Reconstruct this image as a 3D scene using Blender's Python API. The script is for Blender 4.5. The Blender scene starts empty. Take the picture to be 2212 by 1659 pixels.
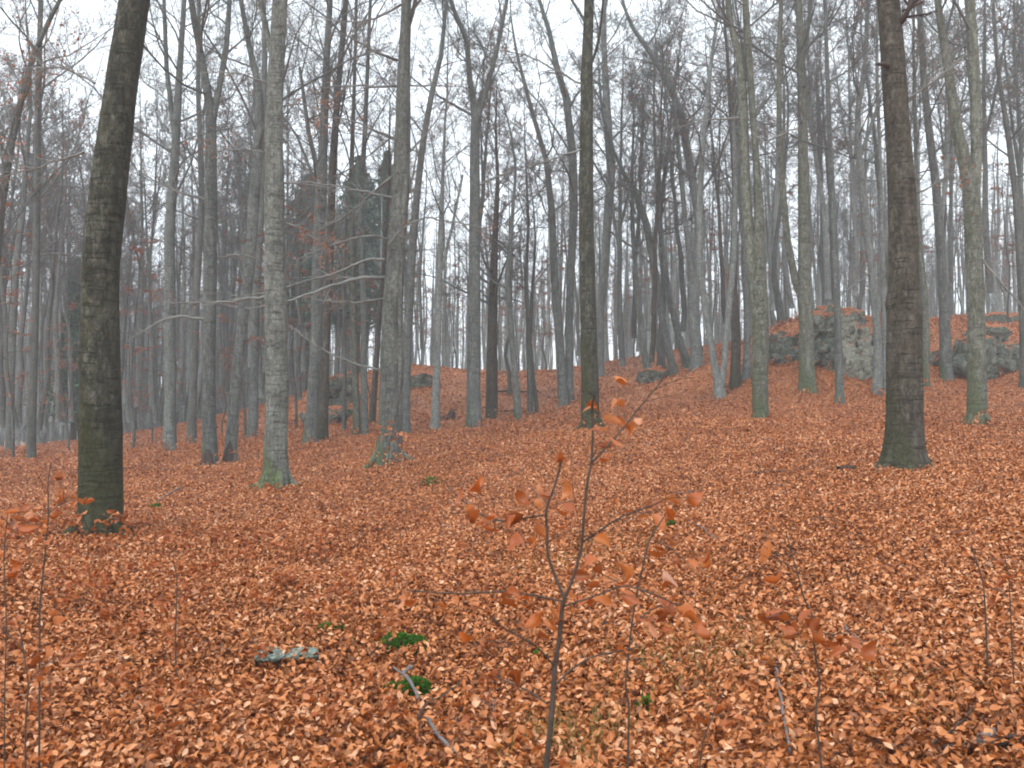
import bpy, math, random
import numpy as np
from mathutils import Vector, noise as mn

# ---------------------------------------------------------------- camera, sky, sun, exposure
SC = bpy.context.scene
COL = SC.collection
R = math.radians
F = 2080.1                      # focal length in units of a 2212 x 1659 picture
CX, CY = 1106.0, 829.5
PITCH = math.atan(70.5 / F)     # camera tilted up about two degrees
EYE = 1.5
cam = bpy.data.cameras.new('camera')
cam.sensor_width = 36; cam.lens = 36 * F / 2212
cam.clip_start = 0.05; cam.clip_end = 2000
camo = bpy.data.objects.new('camera', cam); COL.objects.link(camo)
camo.location = (0, 0, EYE); camo.rotation_euler = (R(90) + PITCH, 0, 0)
SC.camera = camo
cam.dof.use_dof = True; cam.dof.focus_distance = 14; cam.dof.aperture_fstop = 9

SUN_EL, SUN_AZ = R(52), R(200)
w = bpy.data.worlds.new('World'); SC.world = w; w.use_nodes = True
nt = w.node_tree; nt.nodes.clear()
sky = nt.nodes.new('ShaderNodeTexSky'); sky.sky_type = 'NISHITA'; sky.sun_disc = False
sky.sun_elevation = SUN_EL; sky.sun_rotation = SUN_AZ; sky.dust_density = 4.0; sky.air_density = 1.0
hs = nt.nodes.new('ShaderNodeHueSaturation'); hs.inputs['Saturation'].default_value = 0.22
mx = nt.nodes.new('ShaderNodeMix'); mx.data_type = 'RGBA'; mx.inputs['Factor'].default_value = 0.7
mx.inputs['B'].default_value = (9.2, 10.1, 10.9, 1)     # even overcast cloud layer
bg = nt.nodes.new('ShaderNodeBackground'); bg.inputs['Strength'].default_value = 0.15
out = nt.nodes.new('ShaderNodeOutputWorld')
nt.links.new(sky.outputs[0], hs.inputs['Color']); nt.links.new(hs.outputs[0], mx.inputs['A'])
nt.links.new(mx.outputs['Result'], bg.inputs['Color']); nt.links.new(bg.outputs[0], out.inputs[0])

sl = bpy.data.lights.new('sun', 'SUN'); sl.energy = 1.1; sl.angle = R(25); sl.color = (1, .985, .96)
so = bpy.data.objects.new('sun', sl); COL.objects.link(so)
sd = Vector((math.sin(SUN_AZ) * math.cos(SUN_EL), math.cos(SUN_AZ) * math.cos(SUN_EL), math.sin(SUN_EL)))
so.rotation_euler = (-sd).to_track_quat('-Z', 'Y').to_euler(); so.location = (0, 0, 60)

SC.view_settings.view_transform = 'Standard'; SC.view_settings.look = 'None'
SC.view_settings.exposure = 0.53; SC.view_settings.gamma = 1.0
cy = SC.cycles
cy.use_denoising = True; cy.use_adaptive_sampling = True; cy.adaptive_threshold = 0.01
cy.max_bounces = 4; cy.diffuse_bounces = 3; cy.glossy_bounces = 2; cy.volume_bounces = 1
cy.transparent_max_bounces = 4; cy.filter_width = 1.9
cy.sample_clamp_indirect = 6

HAZE = 0.0019

# ---------------------------------------------------------------- helpers
fwd = np.array([0, math.cos(PITCH), math.sin(PITCH)]); upv = np.array([0, -math.sin(PITCH), math.cos(PITCH)])
rgt = np.array([1.0, 0, 0]); CAM = np.array([0, 0, EYE])
def ray(x, y):
    return rgt * ((x - CX) / F) + fwd + upv * ((CY - y) / F)
def at(x, y, Y):
    "the world point seen at (x, y) of the photograph, Y metres in front of the camera"
    d = ray(x, y); return CAM + d * (Y / d[1])
def to_px(p):
    v = np.asarray(p) - CAM; z = v @ fwd
    return CX + F * v[0] / z, CY - F * (v @ upv) / z

def tag(o, label=None, cat=None, group=None, kind=None):
    for k, v in (('label', label), ('category', cat), ('group', group), ('kind', kind)):
        if v: o[k] = v
    return o
def empty(name, loc):
    o = bpy.data.objects.new(name, None); COL.objects.link(o); o.location = loc
    o.empty_display_size = .2
    return o
def mk(name, V, faces, mat, parent=None, attr=None, smooth=True, loc=None):
    V = np.asarray(V, dtype=np.float32)
    me = bpy.data.meshes.new(name)
    me.vertices.add(len(V)); me.vertices.foreach_set('co', V.ravel())
    faces = [np.asarray(f, dtype=np.int32) for f in faces if len(f)]
    nl = sum(f.size for f in faces); npoly = sum(len(f) for f in faces)
    me.loops.add(nl); me.polygons.add(npoly)
    me.loops.foreach_set('vertex_index', np.concatenate([f.ravel() for f in faces]))
    tot = np.concatenate([np.full(len(f), f.shape[1], dtype=np.int32) for f in faces])
    st = np.concatenate([[0], np.cumsum(tot)[:-1]]).astype(np.int32)
    me.polygons.foreach_set('loop_start', st); me.polygons.foreach_set('loop_total', tot)
    me.update(calc_edges=True)
    if smooth: me.polygons.foreach_set('use_smooth', np.ones(npoly, dtype=bool))
    if attr is not None:
        a = me.attributes.new('tone', 'FLOAT', 'POINT'); a.data.foreach_set('value', np.asarray(attr, dtype=np.float32))
    me.materials.append(mat)
    o = bpy.data.objects.new(name, me); COL.objects.link(o)
    if parent is not None: o.parent = parent
    if loc is not None: o.location = loc
    return o

def unit(v): return v / np.maximum(np.linalg.norm(v, axis=-1, keepdims=True), 1e-9)
class Wav:
    "smooth pseudo noise from a sum of sines"
    def __init__(s, seed, n=10, dim=3):
        r = np.random.default_rng(seed); s.k = unit(r.normal(size=(n, dim))) * r.uniform(.5, 2.0, (n, 1)) ; s.p = r.uniform(0, 6.28, n)
    def __call__(s, P):
        return np.sin(P @ s.k.T * 2.2 + s.p).sum(-1) / math.sqrt(len(s.p)) * .7

def tubes(P, Rr, sides=3, rng=None):
    "P (n,K,3) polylines, Rr (n,K) radii -> verts, quads"
    n, K, _ = P.shape
    T = np.empty_like(P); T[:, 1:-1] = P[:, 2:] - P[:, :-2]; T[:, 0] = P[:, 1] - P[:, 0]; T[:, -1] = P[:, -1] - P[:, -2]
    T = unit(T)
    ref = np.where(np.abs(T[:, :1, 2:3]) > .8, np.array([[[1., 0, 0]]]), np.array([[[0., 0, 1.]]]))
    A = unit(np.cross(T, np.broadcast_to(ref, T.shape))); B = np.cross(T, A)
    th = np.arange(sides) * 2 * math.pi / sides
    V = P[:, :, None, :] + Rr[:, :, None, None] * (A[:, :, None, :] * np.cos(th)[None, None, :, None] + B[:, :, None, :] * np.sin(th)[None, None, :, None])
    idx = np.arange(n * K * sides).reshape(n, K, sides)
    a = idx[:, :-1, :]; b = idx[:, 1:, :]
    Q = np.stack([a, np.roll(a, -1, 2), np.roll(b, -1, 2), b], -1).reshape(-1, 4)
    return V.reshape(-1, 3), Q

class Bag:
    def __init__(s): s.v = []; s.f = {3: [], 4: []}; s.t = []; s.n = 0
    def add(s, V, *Fs, tone=None):
        for f in Fs:
            if len(f): s.f[f.shape[1]].append(f + s.n)
        s.v.append(V); s.n += len(V)
        s.t.append(np.zeros(len(V)) if tone is None else tone)
    def obj(s, name, mat, parent=None, smooth=True, loc=None):
        V = np.concatenate(s.v)
        return mk(name, V, [np.concatenate(x) for x in s.f.values() if x], mat, parent, np.concatenate(s.t), smooth, loc)

# ---------------------------------------------------------------- materials
def newmat(name):
    m = bpy.data.materials.new(name); m.use_nodes = True
    return m, m.node_tree, m.node_tree.nodes['Principled BSDF']
def N(nt, t, **kw):
    n = nt.nodes.new('ShaderNode' + t)
    for k, v in kw.items():
        if k in n.inputs: n.inputs[k].default_value = v
        else: setattr(n, k, v)
    return n
def ramp(nt, src, stops):
    r = N(nt, 'ValToRGB'); nt.links.new(src, r.inputs[0]); e = r.color_ramp.elements
    while len(e) < len(stops): e.new(.5)
    for i, (p, c) in enumerate(stops):
        e[i].position = p; e[i].color = (*c, 1) if len(c) == 3 else c
    return r.outputs[0]
def mix(nt, fac, a, b, mode='MIX'):
    m = N(nt, 'Mix', data_type='RGBA', blend_type=mode)
    for s, i in ((fac, 0), (a, 6), (b, 7)):
        if hasattr(s, 'links'): nt.links.new(s, m.inputs[i])
        else: m.inputs[i].default_value = s if isinstance(s, (int, float)) else (*s, 1)
    return m.outputs[2]
def mth(nt, op, a, b=0.0, clamp=False):
    m = N(nt, 'Math', operation=op, use_clamp=clamp)
    for s, i in ((a, 0), (b, 1)):
        if hasattr(s, 'links'): nt.links.new(s, m.inputs[i])
        else: m.inputs[i].default_value = s
    return m.outputs[0]
def noi(nt, vec, scale, detail=4, rough=.6, sc=(1, 1, 1)):
    mp = N(nt, 'Mapping'); nt.links.new(vec, mp.inputs[0]); mp.inputs['Scale'].default_value = sc
    n = N(nt, 'TexNoise', Scale=scale, Detail=detail, Roughness=rough); nt.links.new(mp.outputs[0], n.inputs['Vector'])
    return n.outputs['Fac']

def bark(name, dark, light, moss=.5, mosscol=(.055, .085, .025), base=.0, pale=(.34, .36, .33), palefac=.5, side=(-1, 0, .0)):
    m, nt, b = newmat(name)
    tc = N(nt, 'TexCoord'); o = tc.outputs['Object']
    info = N(nt, 'ObjectInfo')
    add = N(nt, 'VectorMath', operation='ADD'); nt.links.new(o, add.inputs[0])
    sc3 = N(nt, 'VectorMath', operation='SCALE'); sc3.inputs['Scale'].default_value = 37.0
    cmb = N(nt, 'CombineXYZ'); nt.links.new(info.outputs['Random'], cmb.inputs[0]); nt.links.new(info.outputs['Random'], cmb.inputs[2])
    nt.links.new(cmb.outputs[0], sc3.inputs[0]); nt.links.new(sc3.outputs[0], add.inputs[1]); v = add.outputs[0]
    n1 = noi(nt, v, 2.6, 6, .65, (1.4, 1.4, .5))
    c = ramp(nt, n1, [(.3, dark), (.7, light)])
    streak = ramp(nt, noi(nt, v, 5, 3, .6, (3, 3, .25)), [(.4, (0, 0, 0)), (.62, (1, 1, 1))])
    c = mix(nt, mth(nt, 'MULTIPLY', streak, .5), c, tuple(x * .7 for x in dark))
    pl = ramp(nt, noi(nt, v, 7, 8, .78, (1.6, 1.6, .7)), [(.47, (0, 0, 0)), (.68, (1, 1, 1))])
    g0 = N(nt, 'NewGeometry'); d0 = N(nt, 'VectorMath', operation='DOT_PRODUCT'); nt.links.new(g0.outputs['Normal'], d0.inputs[0]); d0.inputs[1].default_value = (-.85, -.3, 0)
    sidef = mth(nt, 'ADD', mth(nt, 'MULTIPLY', d0.outputs['Value'], .55), .6, True)
    c = mix(nt, mth(nt, 'MULTIPLY', mth(nt, 'MULTIPLY', pl, sidef), palefac * 1.35, True), c, pale)
    wr = ramp(nt, noi(nt, v, 2.2, 4, .65, (1.2, 1.2, 13)), [(.56, (0, 0, 0)), (.64, (1, 1, 1))])
    c = mix(nt, mth(nt, 'MULTIPLY', wr, .42), c, tuple(x * .5 for x in dark))
    # moss on the weather side and round the foot
    geo = N(nt, 'NewGeometry'); dp = N(nt, 'VectorMath', operation='DOT_PRODUCT'); nt.links.new(geo.outputs['Normal'], dp.inputs[0])
    dp.inputs[1].default_value = side
    sep = N(nt, 'SeparateXYZ'); nt.links.new(o, sep.inputs[0])
    foot = mth(nt, 'MULTIPLY', mth(nt, 'SUBTRACT', 1.0, mth(nt, 'DIVIDE', sep.outputs[2], 1.8), True), min(.42, .08 + moss * .5))
    mo = mth(nt, 'ADD', mth(nt, 'MULTIPLY', dp.outputs['Value'], .14), foot)
    mo = mth(nt, 'ADD', mo, noi(nt, v, 1.6, 7, .72, (1.3, 1.3, .45)))
    mf = ramp(nt, mo, [(.78 - moss * .35, (0, 0, 0)), (.98 - moss * .35, (1, 1, 1))])
    mc = mix(nt, noi(nt, v, 30, 4), tuple(x * .6 for x in mosscol), tuple(min(1, x * 1.4) for x in mosscol))
    c = mix(nt, mth(nt, 'MULTIPLY', mf, .85), c, mc)
    fine = ramp(nt, noi(nt, v, 28, 8, .8, (1, 1, .55)), [(.36, (.42, .42, .42)), (.5, (1, 1, 1)), (.66, (1.55, 1.55, 1.55))])
    c = mix(nt, 1.0, c, fine, 'MULTIPLY')
    hv = N(nt, 'HueSaturation'); nt.links.new(c, hv.inputs['Color'])
    nt.links.new(mth(nt, 'ADD', mth(nt, 'MULTIPLY', info.outputs['Random'], .35), .82), hv.inputs['Value'])
    nt.links.new(hv.outputs[0], b.inputs['Base Color'])
    b.inputs['Roughness'].default_value = .82; b.inputs['Specular IOR Level'].default_value = .25
    bm = N(nt, 'Bump', Strength=.8, Distance=.04)
    h = mth(nt, 'SUBTRACT', noi(nt, v, 14, 5, .65, (1, 1, .6)), mth(nt, 'MULTIPLY', wr, .5))
    nt.links.new(h, bm.inputs['Height']); nt.links.new(bm.outputs[0], b.inputs['Normal'])
    return m
M = {}
M['grey'] = bark('grey_beech_bark', (.078, .088, .080), (.168, .185, .168), moss=.25, pale=(.29,.31,.29))
M['pale'] = bark('pale_beech_bark', (.122, .136, .126), (.235, .256, .24), moss=.12, palefac=.6)
M['green'] = bark('greenish_beech_bark', (.08, .085, .062), (.17, .178, .135), moss=.5, mosscol=(.085, .105, .05))
M['dark'] = bark('dark_mossy_bark', (.022, .022, .014), (.055, .055, .038), moss=.7, mosscol=(.040, .042, .016), palefac=.62, pale=(.19, .19, .15))
M['brown'] = bark('brown_beech_bark', (.042, .035, .026), (.09, .078, .06), moss=.4, mosscol=(.042, .044, .022), palefac=.45, pale=(.2, .185, .15))
M['foot'] = bark('grey_bark_with_green_foot', (.09, .095, .083), (.20, .21, .185), moss=.45, mosscol=(.08, .105, .04), pale=(.3,.32,.29))
M['dim'] = bark('dim_bark', (.065, .07, .062), (.135, .142, .128), moss=.1, palefac=.15)

def plain(name, col, rough=.8, var=.35, scale=6, bump=0):
    m, nt, b = newmat(name); tc = N(nt, 'TexCoord')
    n = noi(nt, tc.outputs['Object'], scale, 5, .65)
    c = ramp(nt, n, [(.3, tuple(x * (1 - var) for x in col)), (.7, tuple(min(1, x * (1 + var)) for x in col))])
    nt.links.new(c, b.inputs['Base Color']); b.inputs['Roughness'].default_value = rough
    b.inputs['Specular IOR Level'].default_value = .25
    if bump:
        bm = N(nt, 'Bump', Strength=bump, Distance=.01); nt.links.new(n, bm.inputs['Height']); nt.links.new(bm.outputs[0], b.inputs['Normal'])
    return m
M['twig'] = plain('twig_bark', (.118, .126, .118), scale=1.2)
M['limb'] = plain('limb_bark', (.18, .185, .17), scale=3)
M['stem'] = plain('sapling_bark', (.06, .048, .038), scale=30)
M['stick'] = plain('weathered_stick_bark', (.15, .13, .125), scale=20, bump=.4)
M['rotten'] = plain('rotten_wood', (.05, .035, .028), scale=10, bump=.6)

def leafmat(name, stops, rough=.42, spec=.5, trans=.0):
    m, nt, b = newmat(name)
    a = N(nt, 'Attribute', attribute_name='tone'); c = ramp(nt, a.outputs['Fac'], stops)
    tc = N(nt, 'TexCoord'); n = noi(nt, tc.outputs['Object'], 60, 3)
    c = mix(nt, mth(nt, 'MULTIPLY', n, .4), c, tuple(x * .5 for x in stops[len(stops) // 2][1]))
    nt.links.new(c, b.inputs['Base Color']); b.inputs['Roughness'].default_value = rough
    b.inputs['Specular IOR Level'].default_value = spec
    if trans:
        t = N(nt, 'BsdfTranslucent'); nt.links.new(c, t.inputs[0]); ms = N(nt, 'MixShader'); ms.inputs[0].default_value = trans
        o = nt.nodes['Material Output']; nt.links.new(b.outputs[0], ms.inputs[1]); nt.links.new(t.outputs[0], ms.inputs[2]); nt.links.new(ms.outputs[0], o.inputs[0])
    return m
LIT = [(0, (.05, .018, .006)), (.2, (.20, .060, .013)), (.5, (.47, .145, .034)), (.75, (.59, .235, .082)), (1, (.72, .42, .25))]
M['litter'] = leafmat('fallen_beech_leaf', LIT, rough=.45, spec=.38)
M['sap_leaf'] = leafmat('sapling_leaf', [(0, (.22, .05, .010)), (.45, (.46, .11, .018)), (.75, (.56, .19, .05)), (1, (.68, .36, .22))], trans=.3)
M['crown_leaf'] = leafmat('clinging_dead_leaf', [(0, (.20, .07, .04)), (.5, (.38, .13, .06)), (1, (.52, .24, .12))], trans=.3)
M['needle'] = leafmat('spruce_needles', [(0, (.035, .08, .042)), (.5, (.07, .145, .08)), (1, (.13, .21, .12))], rough=.7, spec=.2)
M['moss'] = leafmat('green_moss', [(0, (.015, .055, .008)), (.5, (.06, .165, .018)), (1, (.15, .30, .05))], rough=.8, spec=.1)
M['grass'] = leafmat('thin_grass', [(0, (.12, .10, .03)), (.5, (.30, .26, .08)), (1, (.18, .30, .07))], rough=.6, spec=.2)

def soil():
    m, nt, b = newmat('leaf_litter_ground'); tc = N(nt, 'TexCoord'); o = tc.outputs['Object']
    vo = N(nt, 'TexVoronoi', Scale=15.0); nt.links.new(o, vo.inputs['Vector'])
    sp = N(nt, 'SeparateColor'); nt.links.new(vo.outputs['Color'], sp.inputs[0])
    c = ramp(nt, sp.outputs[0], [(0, (.11, .030, .008)), (.3, (.27, .075, .017)), (.6, (.45, .14, .034)), (1, (.58, .26, .10))])
    big = noi(nt, o, .35, 5, .6)
    c = mix(nt, ramp(nt, big, [(.45, (0, 0, 0)), (.75, (.5, .5, .5))]), c, (.12, .055, .025))
    nt.links.new(c, b.inputs['Base Color']); b.inputs['Roughness'].default_value = .6; b.inputs['Specular IOR Level'].default_value = .3
    bm = N(nt, 'Bump', Strength=.8, Distance=.03); nt.links.new(vo.outputs['Distance'], bm.inputs['Height']); nt.links.new(bm.outputs[0], b.inputs['Normal'])
    return m
M['soil'] = soil()

def rockmat(name, a, bb, mossf=.5, leaf=.5, k=1.):
    m, nt, b = newmat(name); tc = N(nt, 'TexCoord'); o = tc.outputs['Object']
    c = ramp(nt, noi(nt, o, 3.2 * k, 10, .78), [(.38, a), (.6, bb)])
    vo = N(nt, 'TexVoronoi', Scale=1.7 * k, feature='DISTANCE_TO_EDGE'); nz = N(nt, 'TexNoise', Scale=1.3, Detail=8)
    nt.links.new(o, nz.inputs['Vector']); va = N(nt, 'VectorMath', operation='ADD'); nt.links.new(o, va.inputs[0]); vs = N(nt, 'VectorMath', operation='SCALE'); vs.inputs['Scale'].default_value = 2.2; nt.links.new(nz.outputs['Color'], vs.inputs[0]); nt.links.new(vs.outputs[0], va.inputs[1])
    nt.links.new(va.outputs[0], vo.inputs['Vector'])
    crack = mth(nt, 'MULTIPLY', ramp(nt, vo.outputs[0], [(.0, (1, 1, 1)), (.05, (0, 0, 0))]), ramp(nt, noi(nt, o, 2.2, 3), [(.42, (0, 0, 0)), (.55, (1, 1, 1))]))
    c = mix(nt, mth(nt, 'MULTIPLY', crack, .8), c, (.03, .03, .025))
    geo = N(nt, 'NewGeometry'); sx = N(nt, 'SeparateXYZ'); nt.links.new(geo.outputs['Normal'], sx.inputs[0])
    mf = mth(nt, 'ADD', noi(nt, o, 3.4 * k, 10, .78), mth(nt, 'MULTIPLY', sx.outputs[2], .1))
    c = mix(nt, ramp(nt, mf, [(.68 - mossf * .25, (0, 0, 0)), (.76 - mossf * .25, (.9, .9, .9))]), c, (.045, .062, .035))
    lf = mth(nt, 'ADD', mth(nt, 'MULTIPLY', noi(nt, o, 5 * k, 6, .7), .5), mth(nt, 'MULTIPLY', sx.outputs[2], .6))
    c = mix(nt, ramp(nt, lf, [(1.0 - leaf * .6, (0, 0, 0)), (1.06 - leaf * .6, (1, 1, 1))]), c, (.40, .13, .05))
    nt.links.new(c, b.inputs['Base Color']); b.inputs['Roughness'].default_value = .85
    bm = N(nt, 'Bump', Strength=.9, Distance=.12); nt.links.new(mth(nt, 'SUBTRACT', noi(nt, o, 5, 8, .7), mth(nt, 'MULTIPLY', crack, .4)), bm.inputs['Height'])
    nt.links.new(bm.outputs[0], b.inputs['Normal'])
    return m
M['rock'] = rockmat('mossy_limestone', (.05, .06, .048), (.28, .30, .25), .8, .66)
M['rock_pale'] = rockmat('pale_limestone', (.17, .18, .14), (.40, .40, .33), .5)
M['stone'] = rockmat('lichen_stone', (.20, .27, .21), (.44, .52, .45), .3, .1, 9)

# ---------------------------------------------------------------- ground
ctl = []
for x, y, Y in [(215,1158,12.2),(597,1052,20),(453,1008,28),(366,977,36),(80,988,38),(0,1050,21),(840,1008,24),(684,957,34),(770,943,36),
    (875,937,36),(1025,923,38),(1276,925,23),(1116,906,44),(1220,880,42),(1643,907,27),(1556,862,38),(1746,850,34),(1813,875,33),
    (1955,1013,14),(2110,922,26),(2043,825,40),(2212,960,17),(2212,830,36),(1106,1200,10),(1106,1050,17),(1500,1050,15),
    (1150,812,60),(1060,808,60),(890,785,54),(940,800,54),(720,860,50),(650,905,48),(350,970,48),(100,980,48),(900,850,46),
    (1330,790,52),(1450,762,54),(1403,822,46),(1456,810,46),(1500,795,46),(1600,745,50),(1540,757,52),
    (1690,800,37),(1780,866,35),(1870,872,34),(1700,700,43),(1800,690,43),(1900,695,44),(2050,688,54),(2212,678,56),(1000,870,46),
    (2212,1150,8.5),(0,1250,8.8)]:
    ctl.append(at(x, y, Y))
ctl += [np.array(p, float) for p in [(-6,2,0),(0,2,0),(6,2,.3),(0,4.1,0.0),(0,-8,-.3),(-14,-6,-.3),(14,-6,.9),(12,6,1.1),(-12,6,-.1),
    (-60,80,-2.6),(-30,90,-2),(-75,30,-1.5),(-35,20,-.5),(0,92,2.0),(22,92,3.5),(48,85,6.5),(60,55,8),(45,25,4.5),(0,150,-1),(-90,150,-3),(100,150,2),(130,60,6),
    (-130,60,-3),(0,260,-3),(150,260,-3),(-150,260,-3),(260,100,0),(-260,100,-3),(100,-80,3),(-100,-80,-2),(0,-150,-1)]]
ctl = np.array(ctl)
def _k(d2): return np.where(d2 > 1e-9, .5 * d2 * np.log(np.maximum(d2, 1e-9)), 0)
_S = 30.0
_c2 = ctl[:, :2] / _S
_n = len(ctl)
_A = np.zeros((_n + 3, _n + 3)); _A[:_n, :_n] = _k(((_c2[:, None] - _c2[None]) ** 2).sum(-1)) + np.eye(_n) * .002
_A[:_n, _n] = 1; _A[:_n, _n + 1:] = _c2; _A[_n:, :_n] = _A[:_n, _n:].T
_w = np.linalg.solve(_A, np.concatenate([ctl[:, 2], [0, 0, 0]]))
_g1 = Wav(1, 14, 2); _g2 = Wav(2, 14, 2)
def ground(x, y):
    x = np.asarray(x, float); y = np.asarray(y, float); sh = x.shape
    p = np.stack([x.ravel(), y.ravel()], -1); res = np.empty(len(p))
    for i in range(0, len(p), 40000):
        q = p[i:i + 40000] / _S
        z = _k(((q[:, None] - _c2[None]) ** 2).sum(-1)) @ _w[:_n] + _w[_n] + q @ _w[_n + 1:]
        Pq = p[i:i + 40000]
        res[i:i + 40000] = np.clip(z, -6, 12) + .05 * _g1(Pq * .9) + .07 * _g2(Pq * .22)
    return res.reshape(sh)
def gz(x, y): return float(ground(np.array([x]), np.array([y]))[0])
_ts = np.concatenate([np.arange(2, 30, .05), np.arange(30, 90, .1)])
def hit(x, y):
    "first point of the ground along the sight line through (x, y), or None"
    d = ray(x, y); d = d / d[1]; P = CAM + _ts[:, None] * d
    below = P[:, 2] < ground(P[:, 0], P[:, 1])
    if not below.any(): return None
    return P[int(np.argmax(below))]

def axis(lo, hi, c, s0, g):
    a = [c]; s = s0
    while a[-1] < hi: a.append(a[-1] + s); s *= g
    b = [c]; s = s0
    while b[-1] > lo: b.append(b[-1] - s); s *= g
    return np.array(sorted(set(a + b)))
gx = axis(-420, 420, 0, .22, 1.018); gy = axis(-300, 520, 14, .22, 1.016)
X, Y = np.meshgrid(gx, gy); Z = ground(X, Y) - .01
idx = np.arange(X.size).reshape(X.shape)
q = np.stack([idx[:-1, :-1], idx[:-1, 1:], idx[1:, 1:], idx[1:, :-1]], -1).reshape(-1, 4)
tag(mk('ground', np.stack([X, Y, Z], -1).reshape(-1, 3), [q], M['soil']), kind='structure')

# ---------------------------------------------------------------- leaves
def leaf_set(bag, P, size, yaw, tilt_amp, rng, detail, nrm=None, curl=1.0, tone=None):
    n = len(P)
    if detail == 2:
        vv = np.array([0, .1, .24, .42, .6, .78, .92, 1.0]); ww = np.array([.03, .26, .44, .5, .44, .28, .12, .0])
        u = np.stack([-ww, -ww * .5, ww * 0, ww * .5, ww], -1).ravel(); v = np.repeat(vv, 5) - .5 + np.tile([.03, .01, 0, .01, .03], 8)
        ii = np.arange(40).reshape(8, 5); tri = np.zeros((0, 3), int); qd = np.stack([ii[:-1, :-1], ii[:-1, 1:], ii[1:, 1:], ii[1:, :-1]], -1).reshape(-1, 4)
    elif detail:
        vv = np.array([0, .16, .36, .58, .80, 1.0]); ww = np.array([.03, .34, .5, .46, .26, .0])
        u = np.stack([-ww, ww * 0, ww], -1).ravel(); v = np.repeat(vv, 3) - .5 + np.tile([.02, 0, .02], 6)
        ii = np.arange(18).reshape(6, 3); tri = np.zeros((0, 3), int); qd = np.stack([ii[:-1, :-1], ii[:-1, 1:], ii[1:, 1:], ii[1:, :-1]], -1).reshape(-1, 4)
    else:
        u = np.array([0, -.5, 0, .5]); v = np.array([0, .45, 1.0, .45]) - .5
        tri = np.array([[0, 2, 1], [0, 3, 2]]); qd = np.zeros((0, 4), int)
    k = len(u)
    wd = rng.uniform(.5, .72, (n, 1))
    fold = rng.normal(.35, .6, (n, 1)) * curl; bend = rng.normal(-.35, .8, (n, 1)) * curl; tw = rng.normal(0, .6, (n, 1)) * curl
    lx = u[None] * wd * (1 - .25 * np.abs(fold)); ly = np.broadcast_to(v[None], (n, k))
    lz = np.abs(u)[None] * fold * wd + bend * (.25 - v[None] ** 2) + tw * u[None] * v[None]
    L = np.stack([lx, ly, lz], -1) * size[:, None, None]
    cyw, syw = np.cos(yaw), np.sin(yaw)
    ta = rng.normal(0, tilt_amp, n); tb = rng.normal(0, tilt_amp, n)
    # local frame: tilt about x then y, then yaw
    ca, sa, cb, sb = np.cos(ta), np.sin(ta), np.cos(tb), np.sin(tb)
    x, y, z = L[..., 0], L[..., 1], L[..., 2]
    y, z = y * ca[:, None] - z * sa[:, None], y * sa[:, None] + z * ca[:, None]
    x, z = x * cb[:, None] + z * sb[:, None], -x * sb[:, None] + z * cb[:, None]
    x, y = x * cyw[:, None] - y * syw[:, None], x * syw[:, None] + y * cyw[:, None]
    if nrm is not None: z = z + x * nrm[:, 0:1] + y * nrm[:, 1:2]
    V = np.stack([x, y, z], -1) + P[:, None]
    off = (np.arange(n) * k)[:, None, None]
    t = rng.beta(2.2, 2.2, n) if tone is None else tone
    bag.add(V.reshape(-1, 3), (tri[None] + off).reshape(-1, 3), (qd[None] + off).reshape(-1, 4), tone=np.repeat(t, k))

rng = np.random.default_rng(7)
lit = Bag()
_patch = Wav(11, 12, 2)
for y0, y1, dens, s0, det, lift in [(1.6, 8, 2900, .042, 1, .075), (8, 14, 1800, .044, 1, .07), (14, 24, 950, .051, 0, .07), (24, 40, 420, .062, 0, .08), (40, 66, 90, .11, 0, .10)]:
    wdt = lambda yy: .66 * yy + 1.2
    area = (wdt(y0) + wdt(y1)) * (y1 - y0); n = int(area * dens)
    yy = np.sqrt(rng.uniform(y0 ** 2, y1 ** 2, n)); xx = rng.uniform(-1, 1, n) * wdt(yy)
    e = .15; zz = ground(xx, yy); g = np.stack([(ground(xx + e, yy) - zz) / e, (ground(xx, yy + e) - zz) / e], -1)
    hgt = rng.uniform(0, 1, n) ** 1.5 * lift
    pt = _patch(np.stack([xx, yy], -1) * .8)
    pt2 = _patch(np.stack([xx, yy], -1) * 2.6 + 9); tone = np.clip(rng.beta(1.5, 1.6, n) * .9 + hgt / lift * .22 + pt * .09 + pt2 * .07 - .08, 0, 1)
    leaf_set(lit, np.stack([xx, yy, zz + hgt + .004], -1), s0 * rng.triangular(.5, .95, 1.5, n), rng.uniform(0, 6.28, n), .62, rng, det, nrm=g, tone=tone)

# ---------------------------------------------------------------- trees
def resample(pts, step):
    pts = np.asarray(pts, float); d = np.concatenate([[0], np.cumsum(np.linalg.norm(np.diff(pts[:, :3], axis=0), axis=1))])
    n = max(4, int(d[-1] / step) + 1); s = np.linspace(0, d[-1], n)
    o = np.stack([np.interp(s, d, pts[:, i]) for i in range(pts.shape[1])], -1)
    k = max(1, int(.45 / step))                      # round off the corners
    if k > 1 and n > 2 * k:
        ker = np.ones(2 * k + 1) / (2 * k + 1); pad = np.concatenate([np.repeat(o[:1], k, 0) * 2 - o[k:0:-1], o, np.repeat(o[-1:], k, 0) * 2 - o[-2:-k - 2:-1]])
        o = np.stack([np.convolve(pad[:, i], ker, 'valid') for i in range(o.shape[1])], -1)
    return o

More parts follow.
